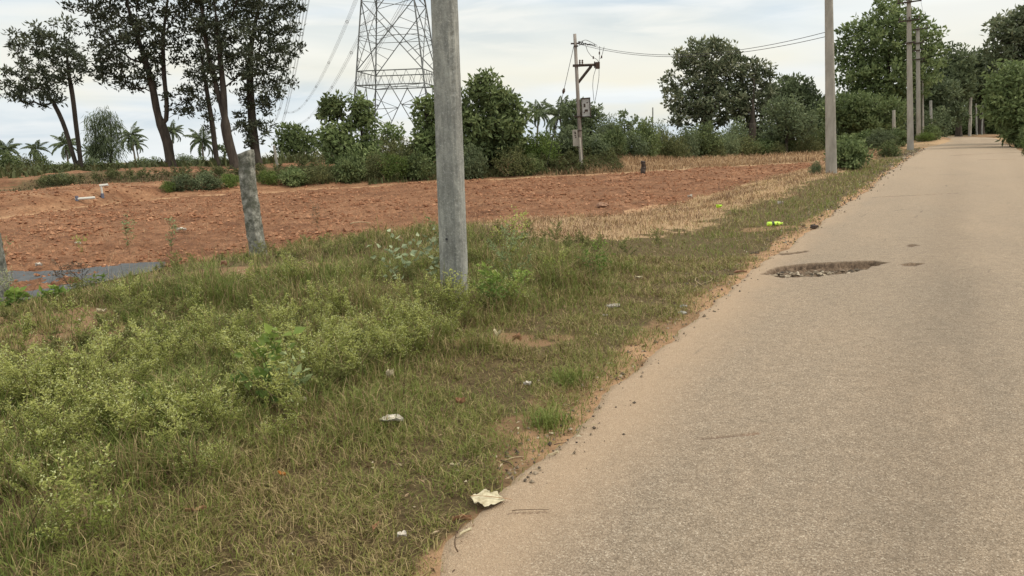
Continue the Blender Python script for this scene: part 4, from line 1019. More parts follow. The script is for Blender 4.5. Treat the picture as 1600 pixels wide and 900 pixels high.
bush('h4', 1275, 25.5, 26, 22, 'small dark clump of leaves left of the second roadside pole')
bush('h1', 1388, 34, 40, 26, 'small green tuft beside the crumbled road edge before the third roadside pole')
# ---------------------------------------------------------------- poles
k = MN('weathered concrete'); co = k.coord()
c = k.ramp(k.noise(k.map(co, (1, 1, .35)), 7, 8, .75), (.32, (.165, .165, .155)), (.5, (.27, .272, .258)), (.66, (.42, .42, .39)))
c = k.mix(k.ramp(k.noise(k.map(co, (6, 6, .35)), 5, 5, .7), (.50, 0.), (.68, .55)), c, (.125, .13, .125))
c = k.mix(k.ramp(k.noise(co, 45, 4, .7), (.54, 0.), (.66, .55)), c, (.50, .50, .47))
c = k.mix(k.ramp(k.voro(co, 22), (.0, .6), (.07, 0.)), c, (.07, .07, .07))
m_conc = k.pbr(c, .92, k.bump(k.noise(co, 35, 6, .8), .9, .012), spec=.2)
k = MN('pale concrete'); co = k.coord()
c = k.ramp(k.noise(k.map(co, (1, 1, .3)), 5, 6, .7), (.3, (.24, .225, .20)), (.7, (.40, .375, .335)))
m_conc2 = k.pbr(c, .92, k.bump(k.noise(co, 35, 6, .8), .5, .008), spec=.2)
k = MN('rusty iron'); co = k.coord(); m_iron = k.pbr(k.ramp(k.noise(co, 12, 5), (.35, (.035, .032, .032)), (.7, (.10, .07, .055))), .75, metal=.3)
k = MN('galvanised steel'); co = k.coord(); m_steel = k.pbr(k.ramp(k.noise(co, 3, 4), (.3, (.10, .107, .11)), (.7, (.17, .177, .18))), .6, metal=.2)
k = MN('dark wire'); m_wire = k.pbr((.045, .045, .05), .6)
k = MN('aluminium wire'); m_awire = k.pbr((.13, .135, .14), .6)
k = MN('brown glazed insulator'); m_ins = k.pbr((.06, .035, .025), .35)

def frame_axes(axis, rz):
    a = np.array(axis, float); a /= np.linalg.norm(a); r = np.array([math.cos(rz), math.sin(rz), 0.]); r -= a * (r @ a); r /= np.linalg.norm(r)
    return a, r, np.cross(a, r)
def conc_pole(name, label, base, top_dir, L, w0, d0, w1, d1, rz, mat, group, rough=.004, arms=(), hole=True, seed=1):
    """rectangular prestressed pole, worn along its edges; arms: (height, half width, n insulators)"""
    r = np.random.default_rng(seed)
    a, ux, uy = frame_axes(top_dir, rz)
    root = thing(name, label, 'utility pole', base, 0, group)
    mb = MB(); n = int(L / .035) if rough > .003 else int(L / .3)
    zz = np.linspace(-.25, L, n); u = np.clip(zz / L, 0, 1)
    nx = 5 if rough > .003 else 2
    ring = []
    for q in range(nx): ring.append((-1 + 2 * q / nx, -1, q == 0))
    for q in range(nx): ring.append((1, -1 + 2 * q / nx, q == 0))
    for q in range(nx): ring.append((1 - 2 * q / nx, 1, q == 0))
    for q in range(nx): ring.append((-1, 1 - 2 * q / nx, q == 0))
    V = []
    for qi, (cx, cy, corner) in enumerate(ring):
        hw = (w0 + (w1 - w0) * u) / 2; hd = (d0 + (d1 - d0) * u) / 2
        nz = fbm(zz * 1.0, zz * 0 + qi * 3.1 + seed, .12, 4, 5 + qi, .6) * rough * (1.1 if corner else .35)
        ch = .012 + np.abs(nz) * (1.6 if corner else 0) if corner else 0
        X_ = cx * (hw - ch * 1.0 * corner); Y_ = cy * (hd - ch * corner)
        V.append(X_[:, None] * ux + Y_[:, None] * uy + zz[:, None] * a + (nz[:, None] * (uy * cy if abs(cy) == 1 else ux * cx)))
    V = np.stack(V, 1); m = len(ring); n = len(zz)
    i = np.arange(n - 1)[:, None] * m; j = np.arange(m)[None, :]; j2 = (j + 1) % m
    Q = np.stack([i + j, i + j2, i + m + j2, i + m + j], -1).reshape(-1, 4)
    Vf = np.vstack([V.reshape(-1, 3), a * L]); Tt = [[n * m, (n - 1) * m + q, (n - 1) * m + (q + 1) % m] for q in range(m)]
    mb.add(Vf, Q, Tt); mb.build('shaft', mat, root, False)
    if hole:
        h = MB(); p = a * .62 + uy * -(d0 / 2 - .004) * 1.0 - ux * .02
        th = np.linspace(0, 2 * np.pi, 9)[:-1]; cc = p - uy * .004
        h.tube([p, p - uy * .012], [.011, .011], 8); h.build('bolt_hole', m_wire, root)
    for (hz, hw, ni) in arms:
        am = MB(); c = a * hz - uy * (d0 / 2 + .03)
        am.box(c, (hw * 2, .05, .07), np.stack([ux, uy, a], 1).tolist()); 
        am.box(a * hz, (w0 * .9 + .02, d0 + .05, .05), np.stack([ux, uy, a], 1).tolist())
        o = am.build('cross_arm', m_iron, root)
        for q in range(ni):
            im = MB(); xq = -hw * .9 + 1.8 * hw * q / max(1, ni - 1); pz = c + ux * xq
            zz_ = np.array([0, .04, .05, .09, .10, .15, .16]); rr_ = np.array([.012, .012, .04, .03, .045, .03, .012])
            im.tube(pz + a * (.03 + zz_)[:, None], rr_, 8); im.build('insulator', m_ins, o)
    return root, a, ux, uy
GP = 'concrete poles along the road'
def pole_at(pb, pt, D, L, **kw):
    b = np.array(foot(pb[0], D, pb[1])); t_ = atd(pt[0], pt[1], D)
    q = t_ - b; return b, q / np.linalg.norm(q)
b1, d1 = pole_at((711, 470), (694, 0), 7.12, 7)
P1 = conc_pole('utility_pole', 'nearest thick concrete pole, chipped along its edge, rising from the tall weeds', b1, d1, 7.2, .245, .155, .17, .115, math.radians(-24), m_conc, GP, .007, [(7.0, .75, 3), (6.2, .45, 2)], True, 1)
b2, d2 = pole_at((1299, 268), (1295, 0), 25.0, 7)
P2 = conc_pole('utility_pole', 'second concrete pole, pale, with a leafy bush at its foot', b2, d2, 7.3, .33, .2, .19, .14, math.radians(-18), m_conc2, GP, .006, [(7.1, .75, 3), (6.5, .45, 2)], False, 2)
b3, d3 = pole_at((1423, 228), (1420, 2), 42.0, 7)
h3 = np.linalg.norm(atd(1420, 2, 42) - b3)
P3 = conc_pole('utility_pole', 'third concrete pole, standing alone before the big roadside tree, with two cross arms', b3, d3, h3 + .15, .33, .2, .20, .15, math.radians(-16), m_conc2, GP, .002, [(h3 - .05, .56, 3), (h3 - .95, .5, 3), (h3 - 2.05, .25, 0)], False, 3)
b4, d4 = pole_at((1436, 211), (1434, 44), 57.0, 7)
h4 = np.linalg.norm(atd(1434, 44, 57) - b4)
P4 = conc_pole('utility_pole', 'left one of two slim poles standing close together behind the third pole', b4, d4, h4, .30, .2, .24, .15, math.radians(-10), m_conc2, GP, .002, [(h4 - .08, .62, 3), (h4 - 1.0, .35, 2), (h4 - 1.5, .35, 0), (h4 - 2.1, .4, 0)], False, 4)
b5, d5 = pole_at((1443, 209), (1440, 62), 61.0, 7)
h5 = np.linalg.norm(atd(1440, 62, 61) - b5)
P5 = conc_pole('utility_pole', 'right, thinner one of two slim poles standing close together behind the third pole', b5, d5, h5, .16, .16, .13, .13, 0, m_conc2, GP, .002, [(h5 - .1, .3, 2), (h5 - 1.6, .3, 0)], False, 5)
b6, d6 = pole_at((1456, 208), (1454, 152), 69.0, 3)
P6 = conc_pole('utility_pole', 'short dull grey pole in the shade right of the pair of slim poles', b6, d6, 3.2, .24, .18, .2, .15, 0, m_conc, GP, .002, [], False, 6)
def stub(px0, py0, px1, py1, D, w, label, mat, name='post', cat='post', seed=3):
    b = foot(px0, D, py0); t_ = atd(px1, py1, D); L = np.linalg.norm(t_ - b); r = np.random.default_rng(seed)
    n = 8; u = np.linspace(0, 1, n)[:, None]; P = b + (t_ - b) * u + r.normal(0, w * .05, (n, 3)); mb = MB(); mb.tube(P - [0, 0, 0], w / 2 * (1.1 - .25 * u[:, 0]), 6, .5, jit=.25)
    o = mb.build(name, mat, None, False, b); o.location = b; return tag(o, label, cat)
stub(1399, 203, 1396, 172, 52, .22, 'short pale stone post among the bushes left of the third pole', m_conc2, 'stone_post')
stub(1517, 188, 1517, 152, 80, .28, 'pale trunk like post in the shade of the trees at the far bend', m_conc2, 'stone_post', seed=5)
stub(1528, 188, 1525, 162, 82, .16, 'thin dim leaning post right of the pale one at the far bend', m_conc, 'stone_post', seed=6)
stub(1536, 188, 1536, 165, 84, .14, 'thin dim upright post furthest right at the far bend', m_conc, 'stone_post', seed=7)
stub(1005, 272, 1005, 252, 36, .24, 'short dark charred stump standing at the far edge of the field', m_iron, 'wooden_stump', 'stump', 8)
stub(435, 273, 428, 228, 37.5, .13, 'thin pale leaning post on the earth bank behind the granite post', m_conc2, 'fence_post', 'fence post', 9)
stub(1020, 200, 1020, 168, 60, .10, 'thin straight rod standing above the hedge left of the large pale tree', m_conc, 'metal_rod', 'rod', 10)

# granite fence posts
k = MN('lichened granite'); co = k.coord()
c = k.ramp(k.noise(co, 9, 7, .75), (.34, (.070, .072, .060)), (.46, (.19, .19, .165)), (.56, (.32, .315, .28)), (.7, (.52, .51, .46)))
c = k.mix(k.ramp(k.noise(co, 4, 5, .7), (.5, 0.), (.60, .8)), c, (.095, .10, .075))
m_gran = k.pbr(c, .95, k.bump(k.noise(co, 22, 7, .8), .9, .03), spec=.15)
def granite(pb, pt, D, w, dep, rz, label, seed, L=None, bow=.0):
    b = foot(pb[0], D, pb[1]); t_ = atd(pt[0], pt[1], D); ax = t_ - b; L = L or np.linalg.norm(ax); a, ux, uy = frame_axes(ax, rz)
    n, m = 46, 16; zz = np.linspace(-.2, L, n); V = np.zeros((n, m, 3)); r = np.random.default_rng(seed)
    for q in range(m):
        th = 2 * np.pi * (q + .5) / m; c_, s_ = math.cos(th), math.sin(th); rr_ = 1 / max(abs(c_), abs(s_)) * .92
        nz = fbm(zz, zz * 0 + q * .42, .28, 4, seed, .6) * .22 + fbm(zz, zz * 0 + q * .9, .07, 2, seed + 7) * .06
        bowv = bow * np.sin(np.pi * np.clip(zz / L, 0, 1))
        tp = 1 - .12 * np.clip(zz / L, 0, 1)
        V[:, q] = b + ux * ((rr_ * c_ * w / 2 * tp * (1 + nz)) + bowv)[:, None] + uy * (rr_ * s_ * dep / 2 * (1 + nz))[:, None] + a * (zz + (c_ * .04 * (zz > L * .98)))[:, None]
    i = np.arange(n - 1)[:, None] * m; j = np.arange(m)[None, :]; j2 = (j + 1) % m
    Q = np.stack([i + j, i + j2, i + m + j2, i + m + j], -1).reshape(-1, 4)
    mb = MB(); mb.add(np.vstack([V.reshape(-1, 3), b + a * (L + .01)]), Q, [[n * m, (n - 1) * m + q, (n - 1) * m + (q + 1) % m] for q in range(m)])
    o = mb.build('granite_post', m_gran, None, False, b); o.location = b; return tag(o, label, 'fence post', 'granite fence posts')
granite((404, 392), (384, 238), 12.6, .27, .2, math.radians(-20), 'rough leaning granite post standing between the weeds and the red field', 3, bow=-.03)
granite((2, 472), (-14, 370), 9.2, .22, .18, .2, 'granite post cut off by the left edge of the photo', 9)

# ---------------------------------------------------------------- wires
def wire(name, label, A, B, sag, rad, mat, group=None, n=28, mb=None, cat='wire'):
    A, B = np.array(A, float), np.array(B, float); u = np.linspace(0, 1, n)[:, None]; P = A + (B - A) * u; P[:, 2] -= 4 * sag * (u * (1 - u))[:, 0]
    own = mb is None; mb = mb or MB(); mb.tube(P, rad, 4, .5, cap=False)
    if own: o = mb.build(name, mat, None, False, A); o.location = A; return tag(o, label, cat, group)
def armp(P, b, hz, off, d0=.2): root, a, ux, uy = P; return np.array(b) + a * (hz + .19) + ux * off - uy * (d0 / 2 + .03)
for q, (o1, o2, o3, o4, wd) in enumerate(((-.67, -.67, -.5, -.55, 'left'), (0, 0, 0, 0, 'middle'), (.67, .67, .5, .55, 'right'))):
    A = armp(P1, b1, 7.0, o1, .135); B = armp(P2, b2, 7.1, o2); C = armp(P3, b3, h3 - .05, o3); Dp = armp(P4, b4, h4 - .08, o4)
    mb = MB(); 
    for (p, r_, sg) in ((A, B, .35), (B, C, .25), (C, Dp, .15)): wire('', '', p, r_, sg, .006, None, mb=mb)
    o = mb.build('power_line', m_wire, None, False, A); o.location = A
    tag(o, f'{wd} one of the three thin wires strung along the roadside concrete poles', 'power line', 'wires along the roadside poles')

# ---- transformer pole
DT = 38.0
bt, dt = pole_at((909, 268), (898, 53), DT, 7); ht = np.linalg.norm(atd(898, 53, DT) - bt)
k = MN('painted pole'); co = k.coord(); m_tp = k.pbr(k.ramp(k.noise(k.map(co, (1, 1, .3)), 4, 5), (.35, (.17, .15, .135)), (.65, (.30, .27, .25))), .85)
k = MN('grey box'); co = k.coord(); m_box = k.pbr(k.ramp(k.noise(co, 6, 5), (.35, (.30, .31, .30)), (.7, (.48, .49, .48))), .7)
root = thing('transformer_pole', 'slim utility pole with bracket and two metal boxes at the far edge of the field', 'utility pole', bt)
def T_(px, py, dd=0): return atd(px, py, DT + dd) - bt
mb = MB(); mb.tube([dt * -.2, dt * ht * .5, dt * ht], [.105, .09, .075], 10); mb.build('shaft', m_tp, root, True)
mb = MB(); mb.tube([T_(909.5, 267, -.09), T_(905, 215, -.09)], .075, 4); mb.build('stiffener', m_conc2, root)
mb = MB(); mb.bar(T_(899, 102.5), T_(934, 101), .10); mb.box(T_(901, 102.5), (.35, .25, .10)); o = mb.build('bracket_arm', m_iron, root)
mb = MB(); mb.bar(T_(902, 131), T_(924, 103), .11); mb.build('brace', m_iron, o)
mb = MB(); mb.box(T_(933.5, 102.3), (.20, .22, .30)); mb.tube([T_(929, 106), T_(929, 96)], .03, 6); mb.build('fuse_block', m_ins, o)
for x_ in (906, 910):
    mb = MB(); P_ = T_(x_, 101.5); zz_ = np.linspace(0, .24, 7); mb.tube(P_ + np.array([0, 0, 1]) * zz_[:, None], [.03, .05, .03, .05, .03, .05, .02], 8); mb.build('insulator', m_ins, o)
mb = MB(); mb.box(T_(899, 68), (.42, .12, .06)); mb.box(T_(900, 72), (.2, .2, .05)); o = mb.build('wire_clamp', m_iron, root)
mb = MB()
for (A_, B_) in (((903, 66), (913, 68)), ((905, 69), (922, 70)), ((914, 68), (931, 71))):
    P0, P1_ = T_(*A_), T_(*B_); u = np.linspace(0, 1, 12)[:, None]; P_ = P0 + (P1_ - P0) * u + rng.normal(0, .02, (12, 3)); mb.tube(P_, .022, 5)
mb.build('wire_tie', m_wire, o)
mb = MB()
def loop(pts, rad=.011):
    P_ = np.array([T_(*p) for p in pts]); n = len(P_); u = np.linspace(0, n - 1, n * 6); Q_ = np.stack([np.interp(u, np.arange(n), P_[:, q]) for q in range(3)], 1)
    for _ in range(3): Q_[1:-1] = (Q_[:-2] + 2 * Q_[1:-1] + Q_[2:]) / 4
    mb.tube(Q_, rad, 4, cap=False)
loop([(915, 70), (918, 80), (924, 88), (933, 93), (936, 98)]); loop([(937, 72), (937, 82), (936, 97)]); loop([(944, 73), (941, 85), (938, 92)])
loop([(936, 107), (936, 120), (933, 140), (930, 157)]); loop([(931, 107), (927, 120), (926, 135), (928, 157)]); loop([(905, 66), (915, 62), (924, 66), (933, 71)])
mb.build('jumper_wires', m_wire, root)
for p in ((927, 90), (936.5, 83), (940, 89)): mb = MB(); q = T_(*p); mb.tube([q - [0, 0, .06], q + [0, 0, .06]], .035, 6); mb.build('bobbin_insulator', m_ins, root)
R3 = np.stack([*frame_axes((0, 0, 1), math.radians(-12))[1:], np.array([0, 0, 1.])], 1)
a_, x_, y_ = frame_axes(dt, math.radians(-10)); Rb = np.stack([x_, y_, a_], 1)
mb = MB(); mb.box(T_(915.5, 168), (.36, .22, .80), Rb); o = mb.build('meter_box', m_box, root)
mb = MB(); c_ = T_(915.5, 168)
for (ox, oz, sx_, sz_) in ((0, .42, .44, .05), (0, -.42, .44, .04), (-.20, 0, .04, .86), (.20, 0, .03, .86)): mb.box(c_ + x_ * ox + a_ * oz - y_ * .02, (sx_, .26, sz_), Rb)
mb.build('box_frame', m_iron, o)
mb = MB()
for (ox, oz, sx_, sz_) in ((-.05, .10, .08, .16), (.02, -.14, .14, .10), (-.08, -.22, .05, .06), (.08, .22, .06, .05)): mb.box(c_ + x_ * ox + a_ * oz - y_ * .115, (sx_, .03, sz_), Rb)
mb.build('box_fittings', m_iron, o)
mb = MB(); mb.box(T_(899, 215.5, -.02), (.24, .16, .76), Rb); o = mb.build('switch_box', m_conc2, root)
mb = MB(); c_ = T_(899, 215.5)
for (ox, oz, sx_, sz_) in ((.02, .22, .07, .06), (.01, .12, .06, .05), (.03, .03, .05, .06), (.0, .28, .10, .02)): mb.box(c_ + x_ * ox + a_ * oz - y_ * .10, (sx_, .03, sz_), Rb)
mb.build('box_fittings', m_iron, o)
mb = MB(); mb.box(T_(903, 182), (.30, .26, .05), Rb); mb.box(T_(906, 181), (.55, .05, .05), Rb); mb.box(T_(904, 230), (.24, .24, .05), Rb); mb.box(T_(904, 204), (.30, .24, .05), Rb); mb.build('clamp_band', m_iron, root)
mb = MB(); mb.tube([T_(907, 183), T_(906.5, 205), T_(908, 222)], .05, 6); mb.build('cable_conduit', m_iron, root)
g0 = atd(897, 70, DT); g1 = foot(852, DT - .5, 255); wr = MB(); wr.tube([g0, g0 * .5 + g1 * .5, g1], .012, 4, cap=False); u_ = .36; gm = g0 * (1 - u_) + g1 * u_
o = wr.build('guy_wire', m_wire, None, False, g0); o.location = g0; tag(o, 'thin stay wire slanting down to the left from the transformer pole', 'guy wire')
mb = MB(); dd_ = (g1 - g0) / np.linalg.norm(g1 - g0); mb.tube([gm - dd_ * .12 - g0, gm - g0, gm + dd_ * .12 - g0], [.04, .075, .04], 8); mb.build('stay_insulator', m_ins, o)
for q, (pa, pb, sg, wd) in enumerate((((905, 66), (1291, 50), .62, 'upper'), ((905, 69), (1291, 57), .58, 'lower'))):
    wire('overhead_wire', f'{wd} of two thin wires sagging from the transformer pole to the second roadside pole', atd(*pa, DT), atd(*pb, 25.0), sg, .009, m_wire, 'wires from the transformer pole')

# ---------------------------------------------------------------- lattice tower
def tower():
    DTW = 85.0; c0 = atd(628, 225, DTW); zb = Hs(c0[0], c0[1]) - .1; B0 = np.array([c0[0], c0[1], zb]); th = math.radians(-7)
    lean = (atd(617, 0, DTW) - atd(632, 225, DTW)); lean = np.array([0, 0, 1.])
    root = thing('lattice_tower', 'tall steel lattice power tower standing behind the trees left of the near pole', 'pylon', B0)
    def hw(z): return np.interp(z, [0, 8, 18.5, 30, 44], [4.55, 3.55, 2.45, 1.35, .9])
    def corner(q, z):
        sx_, sy_ = ((-1, -1), (1, -1), (1, 1), (-1, 1))[q % 4]; h = hw(z); x, y = sx_ * h, sy_ * h
        return np.array([x * math.cos(th) - y * math.sin(th), x * math.sin(th) + y * math.cos(th), z])
    lv = [0, 8.0, 9.4, 16.2, 21.5, 25.5, 29, 32, 35, 38, 41, 44]
    for q in range(4):
        mb = MB(); P = np.array([corner(q, z) for z in np.linspace(0, 44, 23)])
        for i in range(len(P) - 1): mb.bar(P[i], P[i + 1], .125 if P[i][2] < 20 else .10)
        mb.build('leg', m_steel, root)
    br = hz = rd = MB()
    for q in range(4):
        L_ = lambda z, q=q: corner(q, z); R__ = lambda z, q=q: corner(q + 1, z); mid = lambda z: (L_(z) + R__(z)) / 2
        # portal below the belt
        ap = mid(8.0); 
        for (f, g_) in ((L_, R__), (R__, L_)):
            br.bar(f(.3), ap, .08)
            for z in (2.0, 3.9, 5.9):
                u = z / 8.0; p = f(.3) * (1 - u) + ap * u; rd.bar(f(z), p, .06); rd.bar(f(z + 1.1), p, .045); rd.bar(f(max(0, z - 1.2)), p, .045)
            rd.bar(f(8), f(.3) * .45 + ap * .55, .06)
        for z in (8.0, 9.4): hz.bar(L_(z), R__(z), .09)
        n = 6
        for i in range(n):
            pa = L_(8.0) + (R__(8.0) - L_(8.0)) * (i / n); pb = L_(9.4) + (R__(9.4) - L_(9.4)) * ((i + .5) / n); pc = L_(8.0) + (R__(8.0) - L_(8.0)) * ((i + 1) / n); rd.bar(pa, pb, .035); rd.bar(pb, pc, .035)
        for (za, zb_) in zip(lv[2:], lv[3:]):
            br.bar(L_(za), R__(zb_), .085 if za < 20 else .07); br.bar(R__(za), L_(zb_), .085 if za < 20 else .07)
            X_ = (L_(za) + R__(za) + L_(zb_) + R__(zb_)) / 4
            if za < 26:
                for f, g_ in ((L_, R__), (R__, L_)):
                    zm = (za + zb_) / 2
                    for (u, zz_) in ((.25, .22), (.5, .40), (.75, .5)):
                        p = f(za) * (1 - u * .5) + g_(zb_) * (u * .5); z_ = za + (zb_ - za) * zz_ * .9; rd.bar(f(z_), p, .045)
                        p = f(zb_) * (1 - u * .5) + g_(za) * (u * .5); z_ = zb_ - (zb_ - za) * zz_ * .9; rd.bar(f(z_), p, .045)
                    rd.bar(f(zm), X_, .05)
            else: hz.bar(L_(zb_), R__(zb_), .07)
    for z in (8.0, 16.2, 21.5): br.bar(corner(0, z), corner(2, z), .05); br.bar(corner(1, z), corner(3, z), .05)
    br.build('bracing', m_steel, root)
    ends = []
    ax = np.array([math.cos(th), math.sin(th), 0])
    for z, l in ((29, 5.6), (35, 5.2), (41, 4.8)):
        for sg in (-1, 1):
            mb = MB(); h = hw(z); tip = ax * sg * (h + l) + np.array([0, 0, z])
            fy = np.array([-math.sin(th), math.cos(th), 0]) * h
            for s2 in (-1, 1):
                mb.bar(ax * sg * h + fy * s2 + [0, 0, z], tip, .11); mb.bar(ax * sg * h + fy * s2 + [0, 0, z + 2], tip, .09)
                for i in range(1, 6):
                    u = i / 6; lo = (ax * sg * h + fy * s2 + [0, 0, z]) * (1 - u) + tip * u; hi = (ax * sg * h + fy * s2 + [0, 0, z + 2]) * (1 - u) + tip * u; mb.bar(lo, hi, .05)
            o = mb.build('cross_arm', m_steel, root)
            im = MB(); im.tube(tip - np.array([0, 0, 1]) * np.linspace(0, 3.2, 33)[:, None], np.tile([.05, .13, .05], 11), 8, cap=False); im.build('insulator_string', m_ins, o)
            ends.append((B0 + tip - [0, 0, 3.2], sg, z))
    return ends
ends = tower()
# bundled conductors running away from the tower towards the left, over a farther low point
FT = atd(432, 208, 420.0)
dirn = FT - ends[0][0]
for i, (p, sg, z) in enumerate(ends):
    off = np.array([sg * 5.0, 0, (z - 35) * .9]); q = FT + off + np.array([0, 0, 6.0])
    mb = MB(); sp = MB()
    for (dx, dz) in ((-.22, 0), (.22, 0), (-.22, -.44), (.22, -.44)):
        wire('', '', p + [dx, 0, dz], q + [dx, 0, dz], 11, .023, None, n=60, mb=mb)
    o = mb.build('conductor_bundle', m_awire, None, False, p); o.location = p
    tag(o, f"{'left' if sg < 0 else 'right'} hand bundle of power wires hung from the {({29: 'lowest', 35: 'middle', 41: 'top'})[z]} arm of the lattice tower", 'power line', 'wires of the lattice tower')
    for u in np.arange(.12, .98, .11):
        P = p + (q - p) * u; P[2] -= 4 * 11 * u * (1 - u); c = P - p + [0, 0, -.22]
        for a, b in (((-.22, .22), (.22, .22)), ((-.22, -.22), (.22, -.22)), ((-.22, .22), (-.22, -.22)), ((.22, .22), (.22, -.22))): sp.bar(c + [a[0], 0, a[1]], c + [b[0], 0, b[1]], .06)
    sp.build('spacers', m_iron, o)

# ---------------------------------------------------------------- single plants
def plant(name, label, px, py, h, seed, mat, leaf=.05, nl=120, lw=.5, n_br=7, spread=.7, fl=0, group=None, cat='plant', stem=None, D=None, dead=False, thick=1.):
    r = np.random.default_rng(seed); b = at(px, py) if D is None else foot(px, D, py)
    s_, L, F_ = weed_shape(r, h, n_br, leaf, nl, spread, fl, lw)
    root = thing(name, label, cat, b, r.random() * 6, group); s_.build('stems', stem or m_stem, root)
    nq = sum(len(q) for q in L.Q)
    if fl:
        V_, Q_, A_ = stack(F_); L.add(V_, Q_, None, A_)
    if nl:
        o = L.build('leaves', mat, root)
        if fl: o.data.materials.append(m_flower); mi = np.zeros(len(o.data.polygons), np.int32); mi[nq:] = 1; o.data.polygons.foreach_set('material_index', mi)
    return root
m_pale = leafmat('pale dusty leaves', (.15, .19, .10), (.27, .33, .19), (.42, .47, .31), .25)
m_dead = leafmat('withered leaves', (.07, .05, .035), (.13, .095, .065), (.20, .15, .10), .1)
plant('broad_leaf_weed', 'pale leaved weed leaning against the left side of the near pole', 676, 452, .52, 201, m_pale, .075, 46, .7, 8, .9)
plant('broad_leaf_weed', 'pale leaved weed further left of the near pole, among tall grass', 628, 452, .50, 202, m_pale, .070, 54, .7, 8, .9)
plant('broad_leaf_weed', 'creeper with small dark leaves clinging to the left edge of the near pole', 690, 452, .62, 203, leafmat('creeper leaves', (.06, .08, .03), (.10, .13, .05), (.2, .25, .1)), .032, 90, .7, 7, .25)
plant('wiry_weed', 'wiry green bush just right of the near pole', 800, 448, .55, 204, m_weedg, .034, 420, .42, 12, .9)
plant('wiry_weed', 'airy dark green bush behind the wiry one right of the near pole', 795, 410, .58, 205, m_weed, .034, 420, .4, 12, .9)
plant('wiry_weed', 'small branching bush with a yellow tint at the right end of the tall weeds', 928, 438, .42, 206, m_brightleaf, .036, 240, .45, 10, .9)
plant('wiry_weed', 'thin branching weed between the near pole and the rightmost small bush', 872, 452, .38, 207, m_weed, .032, 220, .42, 9, .9)
plant('bright_weed', 'bright green leafy weed at the right foot of the near pole', 768, 486, .34, 208, m_brightleaf, .050, 150, .55, 9, .8)
plant('bright_weed', 'bright green leafy weed a step right of the near pole', 812, 480, .28, 209, m_brightleaf, .046, 120, .55, 8, .8)
plant('bright_weed', 'tall broad leaved weed standing in the flowering weeds left of centre', 428, 640, .44, 210, m_brightleaf, .080, 60, .6, 7, .5)
plant('bright_weed', 'broad leaved weed low in the flowering weeds near the folded pale leaf', 462, 632, .26, 211, m_weedg, .070, 34, .6, 6, .7)
plant('bright_weed', 'fresh yellow green sprig in front of the grey paving', 152, 452, .20, 212, m_brightleaf, .090, 18, .4, 4, .7)
plant('trailing_weed', 'low trailing green vine beside the left granite post', 30, 482, .20, 213, m_brightleaf, .075, 90, .7, 9, 1.8)
plant('trailing_weed', 'low trailing green vine in front of the grey paving', 85, 470, .16, 214, m_brightleaf, .070, 70, .7, 9, 1.8)
plant('thistle', 'weed with white fluffy heads beside the left granite post', 26, 474, .36, 215, m_weedg, .03, 60, .4, 8, .6, fl=140)
plant('dark_weed', 'dark purplish dried weed before the grey paving', 108, 446, .34, 216, m_dead, .035, 160, .4, 10, .8, stem=m_iron)
plant('dark_weed', 'second dark dried weed before the grey paving, further right', 128, 442, .28, 217, m_dead, .035, 120, .4, 10, .8, stem=m_iron)
plant('field_weed', 'upright green weed in the red soil, left of a matching pair', 203, 398, .58, 218, m_weedg, .060, 90, .35, 7, .30)
plant('field_weed', 'upright green weed in the red soil, right of a matching pair', 268, 398, .54, 219, m_weedg, .060, 90, .35, 7, .28)
plant('field_weed', 'brown withered weed at the near edge of the red soil, right of the granite post', 498, 362, .52, 220, m_dead, .05, 70, .35, 6, .25)
plant('field_weed', 'small dull weed at the left end of the red soil', 130, 398, .30, 221, m_weed, .05, 60, .35, 6, .6)
plant('field_weed', 'bushy weed by the left edge above the grey paving', 4, 415, .50, 222, m_weedg, .05, 140, .35, 8, .5)
plant('bare_stalk', 'bare dark stalk standing in the dry grass strip', 1183, 296, .50, 223, m_dead, .03, 16, .3, 5, .25, stem=m_iron)
plant('bare_stalk', 'thin bare stalk on the yellow strip left of the taller one', 1122, 300, .28, 224, m_dead, .03, 8, .3, 3, .3, stem=m_iron)
plant('dry_twigs', 'leafless pale shrub before the bank right of the near pole', 796, 276, .95, 225, m_dead, .06, 14, .3, 8, .9, stem=m_straw, D=34.5)
plant('wiry_weed', 'thin wispy weed in front of the left foot of the near pole', 690, 492, .34, 227, m_weed, .030, 200, .4, 9, .6)
plant('wiry_weed', 'thin wispy weed in front of the right foot of the near pole', 728, 492, .26, 228, m_weed, .030, 160, .4, 9, .6)
for i, (px, py, lab) in enumerate(((890, 598, 'dark green grass tuft nearest the sandy road edge, the farther of two'), (855, 665, 'dark green grass tuft nearest the sandy road edge, the nearer of two'))):
    b = at(px, py); n = 300; P = b + np.stack([rng.normal(0, .07, n), rng.normal(0, .07, n), np.zeros(n)], 1); P[:, 2] = H(P[:, 0], P[:, 1]) - .003
    o = blades('grass_tuft', P - b, .08 + .07 * rng.random(n), .0045 + 0 * P[:, 0], np.clip(rng.normal(.7, .3, n), 0, 1.3), m_blade, .60 + .28 * rng.random(n)); o.location = b; tag(o, lab, 'grass tuft')

